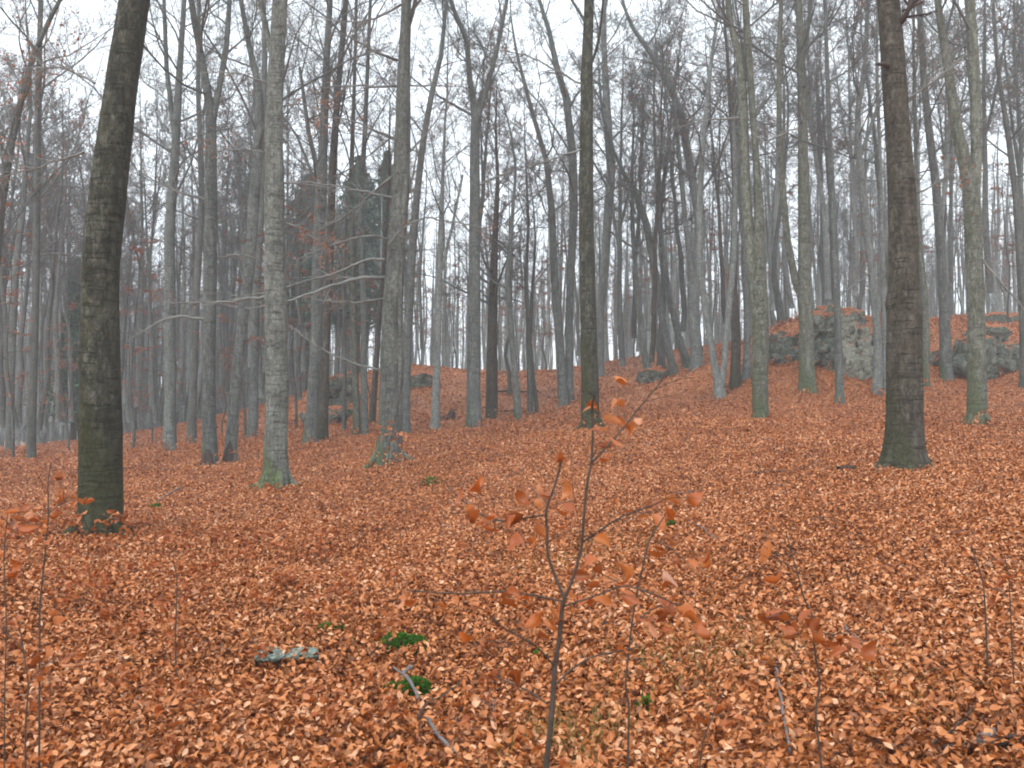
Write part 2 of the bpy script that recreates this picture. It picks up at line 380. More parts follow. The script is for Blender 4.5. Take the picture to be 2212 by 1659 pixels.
def stem_mesh(bag, pts, seed, sides=20, step=.14, flare=0.0, rough=.045, burls=(), flute=0.):
    "pts (n,4): x, y, z, radius"
    o = resample(pts, step); P = o[:, :3]; rad = o[:, 3]
    T = unit(np.gradient(P, axis=0)); ref = np.array([0, 1., 0]); A = unit(np.cross(np.broadcast_to(ref, T.shape), T)); B = np.cross(T, A)
    th = np.arange(sides) * 2 * math.pi / sides
    s = np.concatenate([[0], np.cumsum(np.linalg.norm(np.diff(P, axis=0), axis=1))])
    rs = np.random.default_rng(seed); ph = rs.uniform(0, 6.28, 4)
    wv = Wav(seed + 5, 12, 3); ct, st_ = np.cos(th), np.sin(th)
    q = np.stack(np.broadcast_arrays(ct[None] * 1.3, st_[None] * 1.3, s[:, None] * .55), -1)
    q2 = np.stack(np.broadcast_arrays(ct[None] * 2.2, st_[None] * 2.2, s[:, None] * 3.2), -1)
    k = 1 + rough * 1.6 * wv(q) + rough * .55 * wv(q2)
    if flare:
        hgt = np.maximum(s - .25, 0)[:, None]
        k = k + flare * np.exp(-hgt / .22) * (.75 + .5 * np.cos(3 * th + ph[0]) + .35 * np.cos(5 * th + ph[1]))[None] + flare * .35 * np.exp(-hgt / .7)
    if flute: k = k + flute * np.cos(5 * th[None] + ph[2] + .12 * s[:, None]) + flute * .6 * np.cos(3 * th[None] + ph[3] - .2 * s[:, None])
    for (bz, bt, amp, sz) in burls:
        dz = (P[:, 2] - bz) / sz; k = k + amp * np.exp(-dz[:, None] ** 2) * np.exp(-(1 - np.cos(th - bt)) * 3)[None]
    V = P[:, None] + (rad[:, None] * k)[..., None] * (A[:, None] * ct[None, :, None] + B[:, None] * st_[None, :, None])
    n = len(P); idx = np.arange(n * sides).reshape(n, sides); a, b = idx[:-1], idx[1:]
    Q = np.stack([a, np.roll(a, -1, 1), np.roll(b, -1, 1), b], -1).reshape(-1, 4)
    bag.add(V.reshape(-1, 3), Q)

def grow(rng, P0, D0, L, R0, K, wig=.25, up=.15, taper=.25):
    n = len(P0); P = np.empty((n, K, 3)); P[:, 0] = P0; d = D0.copy(); seg = (L / (K - 1))[:, None]
    for i in range(1, K):
        d = unit(d + rng.normal(0, wig, (n, 3)) + np.array([0, 0, up]))
        P[:, i] = P[:, i - 1] + d * seg
    return P, R0[:, None] * np.linspace(1, taper, K)[None]
def kids(rng, P, Rr, per, t0, ang, lf, rf, L):
    n, K, _ = P.shape; m = n * per; pi = np.repeat(np.arange(n), per)
    t = (t0 + (1 - t0) * rng.uniform(0, 1, m)) * (K - 1) * .999; i = t.astype(int); f = (t - i)[:, None]
    p = P[pi, i] * (1 - f) + P[pi, i + 1] * f; T = unit(P[pi, i + 1] - P[pi, i]); r = Rr[pi, i] * (1 - f[:, 0]) + Rr[pi, i + 1] * f[:, 0]
    a = unit(np.cross(T, unit(rng.normal(size=(m, 3)))))
    an = rng.normal(ang, .22, m)[:, None]
    d = T * np.cos(an) + a * np.sin(an)
    ln = L[pi] * lf * rng.uniform(.55, 1.15, m) * (1 - .45 * t / (K - 1))
    return p, d, ln, np.minimum(r * .8, r * rf + .001)

def crown(rng, stems, H, z0, lo=.38, n1=16, per=(7, 6, 3), spread=1.0, rmin=.005, thick=1.0, bare=False):
    "limbs and twigs for the given stems (arrays of x,y,z,r); returns (limb arrays, twig arrays, tips)"
    L0, D0, P0, R0 = [], [], [], []
    for st in stems:
        zz = st[:, 2]; a, b = max(zz[0], z0 + lo * H), zz[-1]
        if b <= a: continue
        n = max(3, int(round(n1 * (b - a) / (H * (1 - lo)))))
        z = np.sort(a + (b - a) * (np.arange(n) + rng.uniform(0, 1, n)) / n)
        p = np.stack([np.interp(z, zz, st[:, i]) for i in range(3)], -1); r = np.interp(z, zz, st[:, 3])
        t = (z - z0) / H; az = rng.uniform(0, 6.28, n); el = np.clip(.25 + .9 * t + rng.normal(0, .22, n), 0, 1.35)
        P0.append(p); D0.append(np.stack([np.cos(az) * np.cos(el), np.sin(az) * np.cos(el), np.sin(el)], -1))
        L0.append(H * (.10 + .22 * np.clip(1.15 - t, 0, 1)) * rng.uniform(.6, 1.25, n) * spread); R0.append(np.minimum(r * .5, .012 + r * rng.uniform(.12, .30, n)))
    P0, D0, L0, R0 = map(np.concatenate, (P0, D0, L0, R0))
    A, Ar = grow(rng, P0, D0, L0, R0 * thick, 7, .16, .06)
    p, d, ln, r = kids(rng, A, Ar, per[0], .18, .75, .5, .5, L0)
    B, Br = grow(rng, p, d, ln, np.maximum(r, rmin * 1.8), 5, .2, .07)
    p, d, l2, r = kids(rng, B, Br, per[1], .1, .8, .5, .55, ln)
    C, Cr = grow(rng, p, d, l2, np.maximum(r, rmin * 1.2), 4, .22, .04, .5)
    out = [(A, Ar, 5), (B, Br, 3), (C, Cr, 3)]; tips = C
    if per[2]:
        p, d, l3, r = kids(rng, C, Cr, per[2], .1, .7, .6, .6, l2)
        Dd, Dr = grow(rng, p, d, l3, np.maximum(r * 0, rmin), 3, .25, .02, .5); out.append((Dd, Dr, 3)); tips = Dd
    return out, tips

def extend(pts, ztop, rng, zb):
    "carry a stem on above the picture to its real top"
    pts = [np.array(p, float) for p in pts]
    a, b = pts[-2], pts[-1]; d = (b - a)[:3]; d /= max(np.linalg.norm(d), 1e-6); r = b[3]; p = b[:3].copy()
    if ztop - p[2] < .8: ztop = p[2] + 1.5
    n = 7; dz = (ztop - p[2]) / n
    for i in range(n):
        d = d * .75 + np.array([0, 0, 1]) * .25 + rng.normal(0, .05, 3); d /= np.linalg.norm(d)
        p = p + d * (dz / max(d[2], .4)); pts.append(np.array([*p, max(.012, r * (1 - (i + 1) / n * .93))]))
    return pts

class Tree: pass
NAMED = []; BASES = []
def tree(label, mat, pts, forks=(), depth=None, H=23., lo=.36, leaves=.2, group=None, n1=16, flare=.35, hollow=False, flute=.02, seed=None, top=True, burls=(), name='beech_tree', spread=1., per=None, lean=.35, short=None, cat='tree', sunk=None):
    "pts: (x, y, width) read off the photograph from the foot up"
    seed = seed if seed is not None else int(pts[0][0] * 7 + pts[0][1]); rng = np.random.default_rng(seed)
    x0, y0, w0 = pts[0]
    if depth is None:
        h = hit(x0, y0)
        if h is None: h = at(x0, y0, 50); print('NO HIT', label)
        Yb = h[1]
    else: Yb = depth
    b = at(x0, y0, Yb); zb = gz(b[0], b[1]); base = np.array([b[0], b[1], zb])
    lx = rng.normal(0, lean)
    def conv(seq, Yoff=0.):
        res = []
        for (x, y, w_) in seq:
            hh = (b[2] - at(x, y, Yb)[2]); f = min(1, abs(hh) / 14)
            YY = Yb + lx * f * Yb / 30 + Yoff
            p = at(x, y, YY); res.append(np.array([*p, w_ * .5 * YY / F]))
        return res
    main = conv(pts); r0 = main[0][3]
    if depth is not None:       # foot lies out of sight: run down to the ground
        main = [np.array([main[0][0], main[0][1], zb, r0 * 1.05])] + [m_ for m_ in main if m_[2] > zb + .3]
    main = [np.array([main[0][0], main[0][1], zb - .3, r0 * 1.0])] + [np.array([*main[0][:2], zb, main[0][3]])] + main[1:]
    if top: main = extend(main, zb + H, rng, zb)
    stems = [main]
    for i, fk in enumerate(forks):
        c = conv(fk, Yoff=0.0)
        for j in range(1, len(c)): c[j][1] += rng.choice([-1, 1]) * 0 + (.25 * j / len(c)) * (1 if (seed + i) % 2 else -1) * Yb / 30
        if fk[-1][1] < 60: c = extend(c, zb + H * rng.uniform(.88, 1.), rng, zb)
        stems.append(c)
    rb = np.random.default_rng(seed + 77); burls = list(burls) + [(rb.uniform(.8, 9), rb.uniform(0, 6.28), rb.uniform(.06, .16), rb.uniform(.06, .2)) for _ in range(6)]
    e = empty(name, base); tag(e, label, cat, group)
    near = Yb < 30
    bag = Bag(); loc = []
    for i, s_ in enumerate(stems):
        s_ = np.array(s_); s_[:, :3] -= base; loc.append(s_)
        bag = Bag(); stem_mesh(bag, s_, seed + i, sides=28 if near else 14, step=.10 if near else .25, flare=flare if i == 0 else 0, burls=burls if i == 0 else (), flute=flute if i == 0 else .02)
        bag.obj('stem' if i else 'trunk', M[mat], e)
    if Yb < 31 and depth is None:
        rr_ = np.random.default_rng(seed + 31); qb = Bag(); nr = int(rr_.integers(5, 8))
        for j in range(nr):
            a = j * 6.283 / nr + rr_.uniform(-.4, .4); ln = r0 * rr_.uniform(1.5, 2.6); ca, sa = math.cos(a), math.sin(a); kk = rr_.uniform(.22, .36)
            P_ = [[ca * r0 * .55, sa * r0 * .55, r0 * 1.9, r0 * kk * .55], [ca * r0 * .92, sa * r0 * .92, r0 * .7, r0 * kk]]
            for f_, h_ in ((1.25, .22), (1.5 + (ln / r0 - 1.5) * .5, .02), (ln / r0, -.25)):
                g_ = gz(base[0] + ca * r0 * f_, base[1] + sa * r0 * f_) - zb; P_.append([ca * r0 * f_, sa * r0 * f_, g_ + h_ * r0, r0 * kk * (1.15 - f_ * .22)])
            stem_mesh(qb, np.array(P_), seed + j, 10, .05, rough=.08)
        o_ = qb.obj('roots', M[mat], e); o_['kind'] = 'stuff'
    if hollow:
        hb = Bag(); stem_mesh(hb, np.array([[-.02, -.5 * r0, -.1, r0 * .85], [0, -.5 * r0, .15, r0 * .72], [.02, -.46 * r0, .45, r0 * .62], [.03, -.3 * r0, .85, r0 * .5], [.03, -.1 * r0, 1.05, r0 * .2]]), seed + 9, 18, .06, flare=.3, rough=.12); hb.obj('hollow_foot', M['rotten'], e)
    px = F / Yb * 1024 / 2212
    rmin = max(.003, .095 / px)
    pr = per or ((9, 8, 5) if Yb > 17 else (8, 7, 4))
    cr, tips = crown(rng, loc, H, 0, lo, n1, pr, spread, rmin)
    cb = Bag()
    for P_, R_, sd_ in cr: cb.add(*tubes(P_, R_, sd_))
    c = cb.obj('crown', M['twig'], e)
    if leaves:
        t = tips.reshape(-1, 3); hmask = t[:, 2]
        wv = Wav(seed + 3, 8, 3); keep = (rng.uniform(0, 1, len(t)) < leaves * (.25 + np.clip(wv(t * .45), 0, 2)))
        t = t[keep] + rng.normal(0, .04, (keep.sum(), 3))
        if len(t):
            lb = Bag(); n = len(t)
            leaf_set(lb, t, np.full(n, max(.06, .9 / px)) * rng.uniform(.7, 1.2, n), rng.uniform(0, 6.28, n), .9, rng, 0)
            lb.obj('leaves', M['crown_leaf'], e)
    T = Tree(); T.e = e; T.base = base; T.Y = Yb; T.label = label; T.rng = rng; T.px = px
    T.r0 = r0; BASES.append(T) if depth is None else 0; T.x = to_px(base + np.array([0, 0, 4]))[0]; T.short = short
    if short: NAMED.append(T)
    print('%-60s Y=%.1f dia=%.2f' % (label[:60], Yb, 2 * r0))
    return T

def branch(T, pts, w0, w1, twigs=24, leaf=0., mat='limb', dy=0., tl=.9, label=None, droop=-.02):
    "a single limb read off the photograph, with its own twigs"
    rng = T.rng; pts = np.array(pts, float); n = len(pts)
    wv = np.linspace(w0, w1, n); P = []
    for i, (x, y) in enumerate(pts):
        YY = T.Y + dy * i / (n - 1) + (-.15 if i else 0); P.append([*at(x, y, YY), wv[i] * .5 * YY / F])
    P = np.array(P); P[:, :3] -= T.base; o = resample(P, .15)
    K = len(o); o[1:, :3] += rng.normal(0, .012, (K - 1, 3))
    b = Bag(); b.add(*tubes(o[None, :, :3], o[None, :, 3], 7))
    Pl, Rl = o[None, :, :3], o[None, :, 3]
    L = np.array([tl]) * 1.0
    p, d, ln, r = kids(rng, Pl, Rl, twigs, .2, .7, 1., .5, L)
    d[:, 1] *= .8; B, Br = grow(rng, p, unit(d), ln, np.maximum(r, .004), 5, .2, droop); b.add(*tubes(B, Br, 4))
    p, d, l2, r = kids(rng, B, Br, 5, .2, .7, .5, .5, ln); C, Cr = grow(rng, p, d, l2, np.maximum(r, .0028), 4, .2, droop); b.add(*tubes(C, Cr, 3))
    o_ = b.obj('branch', M[mat], T.e)
    if label: o_['label'] = label
    if leaf:
        t = C[:, 1:].reshape(-1, 3); t = t[rng.uniform(0, 1, len(t)) < leaf]; lb = Bag(); m = len(t)
        if m:
            leaf_set(lb, t, .07 * rng.uniform(.7, 1.2, m), rng.uniform(0, 6.28, m), .8, rng, 0); lb.obj('leaves', M['crown_leaf'], o_)

# --- the trees one can tell apart, left to right ---------------------------------------------
t1 = tree('thick dark mossy beech leaning right, nearest tree at the left', 'dark', [(215,1157,90),(215,1050,88),(215,900,86),(214,750,81),(215,600,76),(229,450,77),(249,300,73),(268,150,68),(291,0,66)],
     flare=.04, H=22, lo=.5, short='thick mossy beech', n1=12)
t2 = tree('dark slender tree standing left of the thick mossy beech', 'dim', [(67,993,18),(72,830,16),(77,667,15),(80,467,14),(83,200,12),(88,0,10)], leaves=.12, flare=.3)
t3 = tree('leaning reddish larch entering from the left edge', 'dim', [(-60,1040,20),(-25,750,19),(2,450,17),(30,280,15),(67,133,13),(100,55,10),(135,-10,8)], depth=24, H=19, lo=.3, leaves=.25, name='larch_tree', n1=26)
t4 = tree('slim grey beech second left of the hollow-footed beech, forking high', 'grey', [(366,977,30),(367,860,26),(367,733,24),(366,500,22),(378,330,20),(388,150,14),(398,0,10)], forks=[[(380,320,12),(358,150,10),(350,0,8)]], leaves=.06)
t4b = tree('narrow dim beech just left of the hollow-footed beech', 'dim', [(413,962,20),(418,800,18),(422,667,17),(436,433,13),(428,200,10),(430,0,8)], leaves=.06)
t5 = tree('grey beech with a dark hollow foot that forks high up', 'grey', [(453,1008,32),(451,867,28),(453,667,26),(456,467,25),(455,320,24),(456,250,22),(440,150,16),(420,50,14),(410,-20,12)], forks=[[(458,270,16),(472,190,13),(487,100,12),(492,0,10)]], leaves=.06, flare=.25, short='hollow-footed beech', lo=.45, hollow=True)
t6 = tree('grey beech leaning right from the hollow foot of its neighbour', 'grey', [(497,1000,26),(506,867,23),(522,700,22),(537,600,23),(549,433,24),(560,300,21),(560,190,17),(540,110,12),(520,0,10)], leaves=.1, hollow=True)
t6b = tree('slim grey trunk half hidden left of the pale fluted beech', 'grey', [(546,947,22),(549,800,20),(552,650,18),(565,450,15),(572,200,12),(570,0,10)], leaves=.05)
t7 = tree('tall pale fluted beech with a green mossy foot', 'foot', [(597,1052,54),(596,960,48),(601,867,46),(602,800,47),(597,733,45),(596,667,45),(594,533,43),(595,400,43),(592,267,37),(598,133,34),(605,0,31)],
     forks=[[(596,150,14),(575,70,13),(556,-20,12)]], short='pale fluted beech', H=23, lo=.42, flare=.18, flute=.05, burls=((3.3,0.3,.12,.25),(2.3,3.,.1,.2)))
t8 = tree('grey beech with small dark scars, left one of a close pair', 'grey', [(670,960,30),(676,850,26),(683,733,24),(686,567,24),(693,413,26),(700,267,18),(705,133,14),(713,0,12)], forks=[[(694,400,12),(668,290,9),(650,150,7)]], leaves=.08)
t9 = tree('brownish grey beech, right one of a close pair', 'brown', [(697,952,22),(703,733,19),(713,533,18),(720,333,16),(730,200,14),(747,0,12)], leaves=.12, lo=.4)
t10 = tree('very thin dark tree between the close pair and the burled beech', 'dim', [(743,930,9),(745,800,8),(742,600,7),(748,450,5)], H=13, top=False, leaves=.1, n1=8)
t11 = tree('slim greenish tree in a pair left of the burled beech', 'green', [(771,943,16),(766,733,14),(763,600,13),(758,400,11),(765,200,8),(770,0,6)])
t12 = tree('slim grey tree next to its greenish twin left of the burled beech', 'grey', [(787,941,16),(786,800,14),(786,667,13),(778,467,12),(790,250,9),(800,0,7)])
t13 = tree('thin brown trunk leaning right behind the burled beech', 'brown', [(803,914,14),(812,800,13),(818,700,11),(830,550,9),(840,400,7)], H=15)
t14 = tree('fluted grey beech with a big burl and long bare dead branches', 'foot', [(838,1006,56),(843,933,47),(845,800,47),(846,667,44),(851,600,40),(857,533,34),(863,467,34),(867,400,36),(868,333,34),(870,267,32),(871,200,30),(872,133,27),(876,66,23),(878,0,22)],
     forks=[[(848,980,24),(858,800,22),(860,640,18),(868,480,14),(880,380,12)],[(878,70,12),(893,20,10),(900,-20,8)]], short='burled beech', H=23, lo=.45, flare=.35, flute=.075, burls=((5.1,1.2,.55,.18),(5.5,2.5,.3,.2)))
t15 = tree('grey beech leaning right just behind the burled beech', 'grey', [(873,937,24),(877,850,19),(880,733,18),(886,600,19),(893,500,18),(903,400,15),(915,300,13),(933,200,12),(953,120,10),(962,30,8)])
t16 = tree('slim pale grey trunk beside the dark stump', 'pale', [(940,932,19),(944,767,15),(948,633,14),(953,500,14),(955,420,9),(960,300,6)], forks=[[(950,600,7),(975,500,6),(1000,380,5)]], H=17, lo=.45)
t17 = tree('grey forked beech standing in the dip left of centre', 'grey', [(1025,925,31),(1023,840,29),(1023,767,28),(1025,600,25),(1025,467,23),(1026,333,21),(1028,253,20),(1016,180,12),(1008,87,11),(980,20,9),(965,-30,7)], forks=[[(1028,270,13),(1053,187,12),(1073,113,10),(1096,0,8)]], leaves=.05, short='forked grey beech', lo=.42)
t18 = tree('brownish tree with reddish clinging leaves right of the forked grey beech', 'brown', [(1062,907,24),(1063,800,24),(1064,733,22),(1066,600,18),(1070,500,13),(1075,400,9)], forks=[[(1053,905,10),(1056,760,9),(1058,640,7)]], H=15.5, leaves=.5, lo=.3, n1=24, top=True)
t19 = tree('thin dark crooked tree on the saddle', 'dim', [(1101,853,8),(1100,807,8),(1092,767,8),(1095,745,8),(1102,720,7),(1104,640,6),(1100,560,5)], H=11, leaves=.1)
t20 = tree('slim tree leaning left on the slope below the saddle', 'grey', [(1120,907,17),(1112,800,14),(1103,700,13),(1095,600,11),(1103,520,9),(1110,420,7)], H=15, leaves=.2)
t21 = tree('thin straight tree of the crossed pair below the saddle', 'dim', [(1146,900,13),(1144,800,12),(1141,700,10),(1136,600,8),(1142,480,6)], H=15, leaves=.25)
t21b = tree('thin leaning tree of the crossed pair below the saddle', 'dim', [(1161,895,9),(1152,820,9),(1145,740,8),(1150,620,6)], H=12, leaves=.15)
t22 = tree('grey beech left of the dark mossy beech, bending away to the left', 'grey', [(1217,881,21),(1208,733,18),(1198,600,17),(1193,467,15),(1180,347,12),(1147,233,9),(1120,130,7)], H=20, leaves=.15)
t22b = tree('pale beech half hidden on the left of the dark mossy beech', 'grey', [(1232,873,17),(1229,733,16),(1232,600,17),(1240,450,18),(1237,333,18),(1223,213,16),(1203,147,14),(1186,67,10),(1165,0,8)], leaves=.12)
t23 = tree('dark straight mossy beech behind the sapling at the centre', 'dark', [(1276,925,40),(1275,860,38),(1274,800,38),(1270,667,35),(1267,533,33),(1266,400,31),(1267,267,28),(1268,133,25),(1273,0,21)], short='dark mossy beech', flare=.08, H=22, lo=.45,
     forks=[[(1270,150,7),(1290,110,6),(1300,40,5)]])
t24 = tree('light grey wavy beech just right of the dark mossy beech', 'pale', [(1296,835,17),(1297,667,17),(1307,567,19),(1313,467,20),(1320,367,20),(1313,267,18),(1306,133,14),(1303,33,12),(1310,-20,10)], depth=50, leaves=.12, H=23)
t25 = tree('grey leaning tree at the left of the bank clump', 'grey', [(1403,822,18),(1390,753,14),(1377,633,12),(1368,520,10),(1365,400,8)], leaves=.15, H=17)
t27 = tree('straight dim tree second in the bank clump', 'dim', [(1428,802,18),(1430,700,15),(1434,600,13),(1425,467,11),(1445,300,8)], H=19, leaves=.15)
t26 = tree('grey tree in the bank clump arching far to the left', 'grey', [(1457,811,17),(1445,760,16),(1436,720,16),(1417,600,17),(1397,487,16),(1375,420,13),(1347,373,9)], H=17, leaves=.2)
t28 = tree('slanting grey tree on the bank, leaning left', 'grey', [(1487,795,20),(1465,720,15),(1445,640,14),(1430,540,12),(1420,420,9)], H=18, leaves=.15)
t29 = tree('stout pale beech on the bank with a limb sweeping far left', 'pale', [(1506,798,28),(1498,667,25),(1505,560,22),(1515,500,20),(1486,333,19),(1473,253,17),(1440,167,15),(1400,107,12),(1367,60,9)], forks=[[(1500,650,14),(1480,480,11),(1462,300,9),(1450,180,7)]], H=21, leaves=.12)
t30 = tree('pale V-shaped beech with two stems from one foot', 'pale', [(1556,862,25),(1553,830,20),(1543,787,15),(1526,680,14),(1513,587,15),(1510,467,13),(1520,300,10),(1535,150,8)], forks=[[(1558,840,15),(1564,787,14),(1573,667,14),(1583,567,12),(1586,400,10),(1580,250,8)]], H=21)
t31 = tree('grey straight beech between the V-shaped and green twin-stemmed beeches', 'brown', [(1588,838,23),(1590,733,20),(1584,600,15),(1588,400,12),(1580,267,10),(1570,100,7)])
t32 = tree('slim pale trunk almost touching the green twin-stemmed beech', 'pale', [(1613,862,18),(1613,760,16),(1614,667,15),(1608,550,12),(1600,400,10)], depth=38.5, H=19)
t33 = tree('green and grey twin-stemmed beech fused at the foot', 'green', [(1643,908,32),(1641,833,33),(1643,733,36),(1641,667,36),(1638,600,33),(1641,467,22),(1633,333,14),(1623,200,15),(1616,100,17),(1610,0,14)],
     forks=[[(1634,700,20),(1624,567,22),(1616,467,21),(1610,333,21),(1606,200,21),(1600,110,17),(1583,60,14),(1576,0,13)]], short='green twin-stemmed beech', lo=.45, flare=.1)
t34 = tree('mossy beech before the rocks whose left stem splits off low', 'green', [(1746,850,35),(1744,790,32),(1743,733,30),(1738,633,31),(1737,533,27),(1736,400,22),(1734,267,20),(1730,133,17),(1726,0,14)],
     forks=[[(1736,650,18),(1718,610,16),(1700,520,14),(1688,400,13),(1680,267,12),(1680,100,11),(1684,0,9)],[(1734,130,9),(1748,60,8),(1756,-10,7)]], lo=.42, flare=.25, flute=.07)
t34b = tree('dark curved tree in the gap right of the green twin-stemmed beech', 'dim', [(1688,700,14),(1680,640,14),(1672,600,13),(1672,550,10),(1690,420,8),(1700,300,6)], depth=45, H=17)
t35 = tree('slim grey tree in front of the pale rock face', 'grey', [(1814,875,18),(1811,733,16),(1806,600,14),(1800,467,13),(1792,300,11),(1786,133,9),(1782,0,7)])
t36 = tree('pale wavy beech right of the rock face', 'pale', [(1896,853,20),(1896,733,17),(1885,600,16),(1866,433,17),(1856,333,14),(1852,250,12),(1869,133,10),(1875,0,8)], forks=[[(1858,340,8),(1880,280,8),(1905,210,6)]])
t37 = tree('thin pale trunk touching the broad brown beech on its left', 'pale', [(1912,850,14),(1910,700,12),(1905,500,10),(1900,300,8)], depth=36)
t38 = tree('broad brown beech with burls and flared roots at the right', 'brown', [(1956,1012,78),(1955,967,77),(1955,867,74),(1953,733,71),(1952,633,64),(1952,533,60),(1950,433,59),(1944,333,54),(1935,233,51),(1929,133,52),(1922,33,48),(1920,0,46)],
     short='broad brown beech', flare=.48, flute=.03, H=22, lo=.5, n1=12, burls=((4.1,-1.5,.12,.10),(3.2,-.8,.1,.12),(3.95,1.2,.06,.1)))
t39 = tree('thin mossy green trunk showing right behind the broad brown beech', 'green', [(1998,835,17),(2001,730,15),(1998,650,15),(1987,533,11),(1980,400,9),(1975,200,8)], H=18)
t40 = tree('grey beech leaning left between the broad brown and high-forked beeches', 'grey', [(2044,822,25),(2040,667,21),(2032,533,20),(2022,400,18),(2009,300,16),(1995,167,14),(1989,67,13),(1985,0,12)])
t41 = tree('greenish beech at the right that forks into two high stems', 'green', [(2110,921,44),(2111,860,40),(2110,800,38),(2109,667,36),(2104,533,35),(2100,433,35),(2094,390,32),(2079,333,26),(2062,253,22),(2049,153,20),(2035,67,16),(2024,0,14)],
     forks=[[(2104,430,24),(2110,370,24),(2112,300,24),(2111,200,23),(2107,100,23),(2102,0,21)]], short='high-forked beech', lo=.42, flare=.12)
t42 = tree('dark trunk cut off by the right edge of the view', 'dim', [(2216,840,22),(2212,700,18),(2205,567,17),(2195,430,14),(2179,300,12),(2160,180,9)], H=20)
t43 = tree('slim grey tree left of the thick mossy beech, nearest the left edge', 'grey', [(20,990,18),(24,800,16),(33,600,14),(50,450,12),(60,300,9)], leaves=.1)

# long bare limbs of the burled beech and others
branch(t14, [(830,600),(790,598),(757,603),(720,617),(660,638),(627,648),(560,664),(520,670)], 9, 2, 16, dy=-2.0)
branch(t14, [(832,560),(815,552),(786,562),(733,588),(680,602),(627,616),(520,645),(430,660)], 7, 2, 16, dy=1.5)
branch(t14, [(850,590),(835,575),(830,550),(845,515),(870,490),(893,473),(940,468),(985,480),(1060,497)], 7, 2, 18, leaf=.22, dy=-1.0)
branch(t14, [(853,430),(820,420),(787,413),(727,402),(672,395),(620,391)], 5, 2, 14, leaf=.05, dy=1.)
branch(t14, [(856,186),(800,187),(727,185),(690,190)], 6, 2, 12, leaf=.1)
branch(t14, [(885,184),(940,186),(990,187)], 4, 1.5, 8, leaf=.25)
branch(t14, [(826,800),(773,790),(735,775),(693,753),(650,722),(618,700)], 5, 2, 8)
branch(t14, [(855,373),(833,395),(790,430),(750,465),(693,495),(650,520)], 7, 2, 20, dy=1.5)
branch(t14, [(853,520),(800,505),(740,520),(690,540),(640,560)], 5, 2, 18, leaf=.1, dy=-1.5)
branch(t14, [(845,640),(800,650),(740,655),(690,648),(650,640)], 4, 1.5, 22, leaf=.25, dy=1.2)
branch(t14, [(853,300),(815,285),(770,262),(730,250),(680,255)], 5, 1.5, 22, leaf=.2, dy=-1)
branch(t14, [(880,330),(915,300),(950,250),(975,190)], 5, 1.5, 14, leaf=.15, dy=1)
branch(t7, [(612,480),(640,478),(670,500),(700,540)], 4, 1.5, 16, leaf=.7)
branch(t7, [(578,330),(545,325),(500,318),(450,330)], 4, 1.5, 18, leaf=.2, dy=-1)
branch(t5, [(468,560),(500,545),(530,548),(560,560)], 4, 1.5, 12, leaf=.15)
branch(t17, [(1036,400),(1070,380),(1110,372),(1150,350)], 5, 1.5, 18, leaf=.15, dy=1)
branch(t17, [(1014,500),(985,470),(960,430),(940,380)], 4, 1.5, 14, leaf=.1, dy=-1)
branch(t38, [(1972,420),(2000,410),(2040,380),(2070,372)], 4, 1.5, 14, leaf=.1)
branch(t41, [(2122,560),(2150,600),(2190,640),(2230,690)], 6, 2, 12)
branch(t1, [(180,330),(150,345),(110,350),(60,372),(0,380)], 6, 2, 22, leaf=.15, dy=1)
branch(t1, [(205,180),(160,150),(90,140),(20,150)], 6, 2, 22, leaf=.25, dy=1)
branch(t14, [(862,470),(880,430),(893,380),(900,330)], 8, 3, 8)
branch(t14, [(858,130),(830,122),(800,108),(760,80),(700,60)], 7, 2, 16, leaf=.04, dy=-1)
branch(t14, [(866,10),(840,30),(800,45),(740,50),(660,30)], 6, 2, 18, dy=1)
branch(t7, [(606,395),(640,395),(680,398),(720,405)], 5, 2, 10, leaf=.1)
branch(t7, [(575,640),(540,648),(500,650),(430,655),(350,655)], 6, 1.5, 18, leaf=.1, dy=1)
branch(t7, [(580,180),(540,165),(480,150),(430,160)], 5, 1.5, 12, leaf=.1)
branch(t7, [(612,230),(650,225),(700,240)], 5, 1.5, 12, leaf=.35)
branch(t5, [(440,690),(400,680),(365,682),(335,700),(305,718),(275,738)], 7, 2, 6)
branch(t5, [(442,430),(410,425),(375,412),(345,395),(300,370)], 6, 2, 10, leaf=.05)
branch(t6, [(512,665),(470,657),(430,650),(390,655)], 4, 1.5, 8, leaf=.1)
branch(t23, [(1256,323),(1220,333),(1180,345),(1140,365)], 5, 2, 10)
branch(t23, [(1256,180),(1210,160),(1150,120),(1060,105)], 5, 1.5, 16, leaf=.08)
branch(t38, [(1940,55),(1955,30),(1970,5),(1985,-40)], 16, 6, 10, mat='rotten', label='dark stubby limb near the top')
branch(t38, [(1925,140),(1908,138),(1898,136)], 14, 5, 1, mat='rotten', tl=.1, label='short dark broken stub')
branch(t38, [(1960,215),(1990,200),(2020,175),(2060,140),(2090,115)], 6, 3, 14)
branch(t33, [(1652,310),(1680,290),(1720,280),(1740,270)], 5, 2, 6)
branch(t33, [(1596,255),(1560,255),(1500,265),(1450,280)], 5, 2, 12)
branch(t36, [(1880,590),(1840,620),(1800,650),(1760,690)], 4, 2, 4)
branch(t24, [(1317,500),(1360,530),(1400,560),(1430,600)], 6, 3, 6)

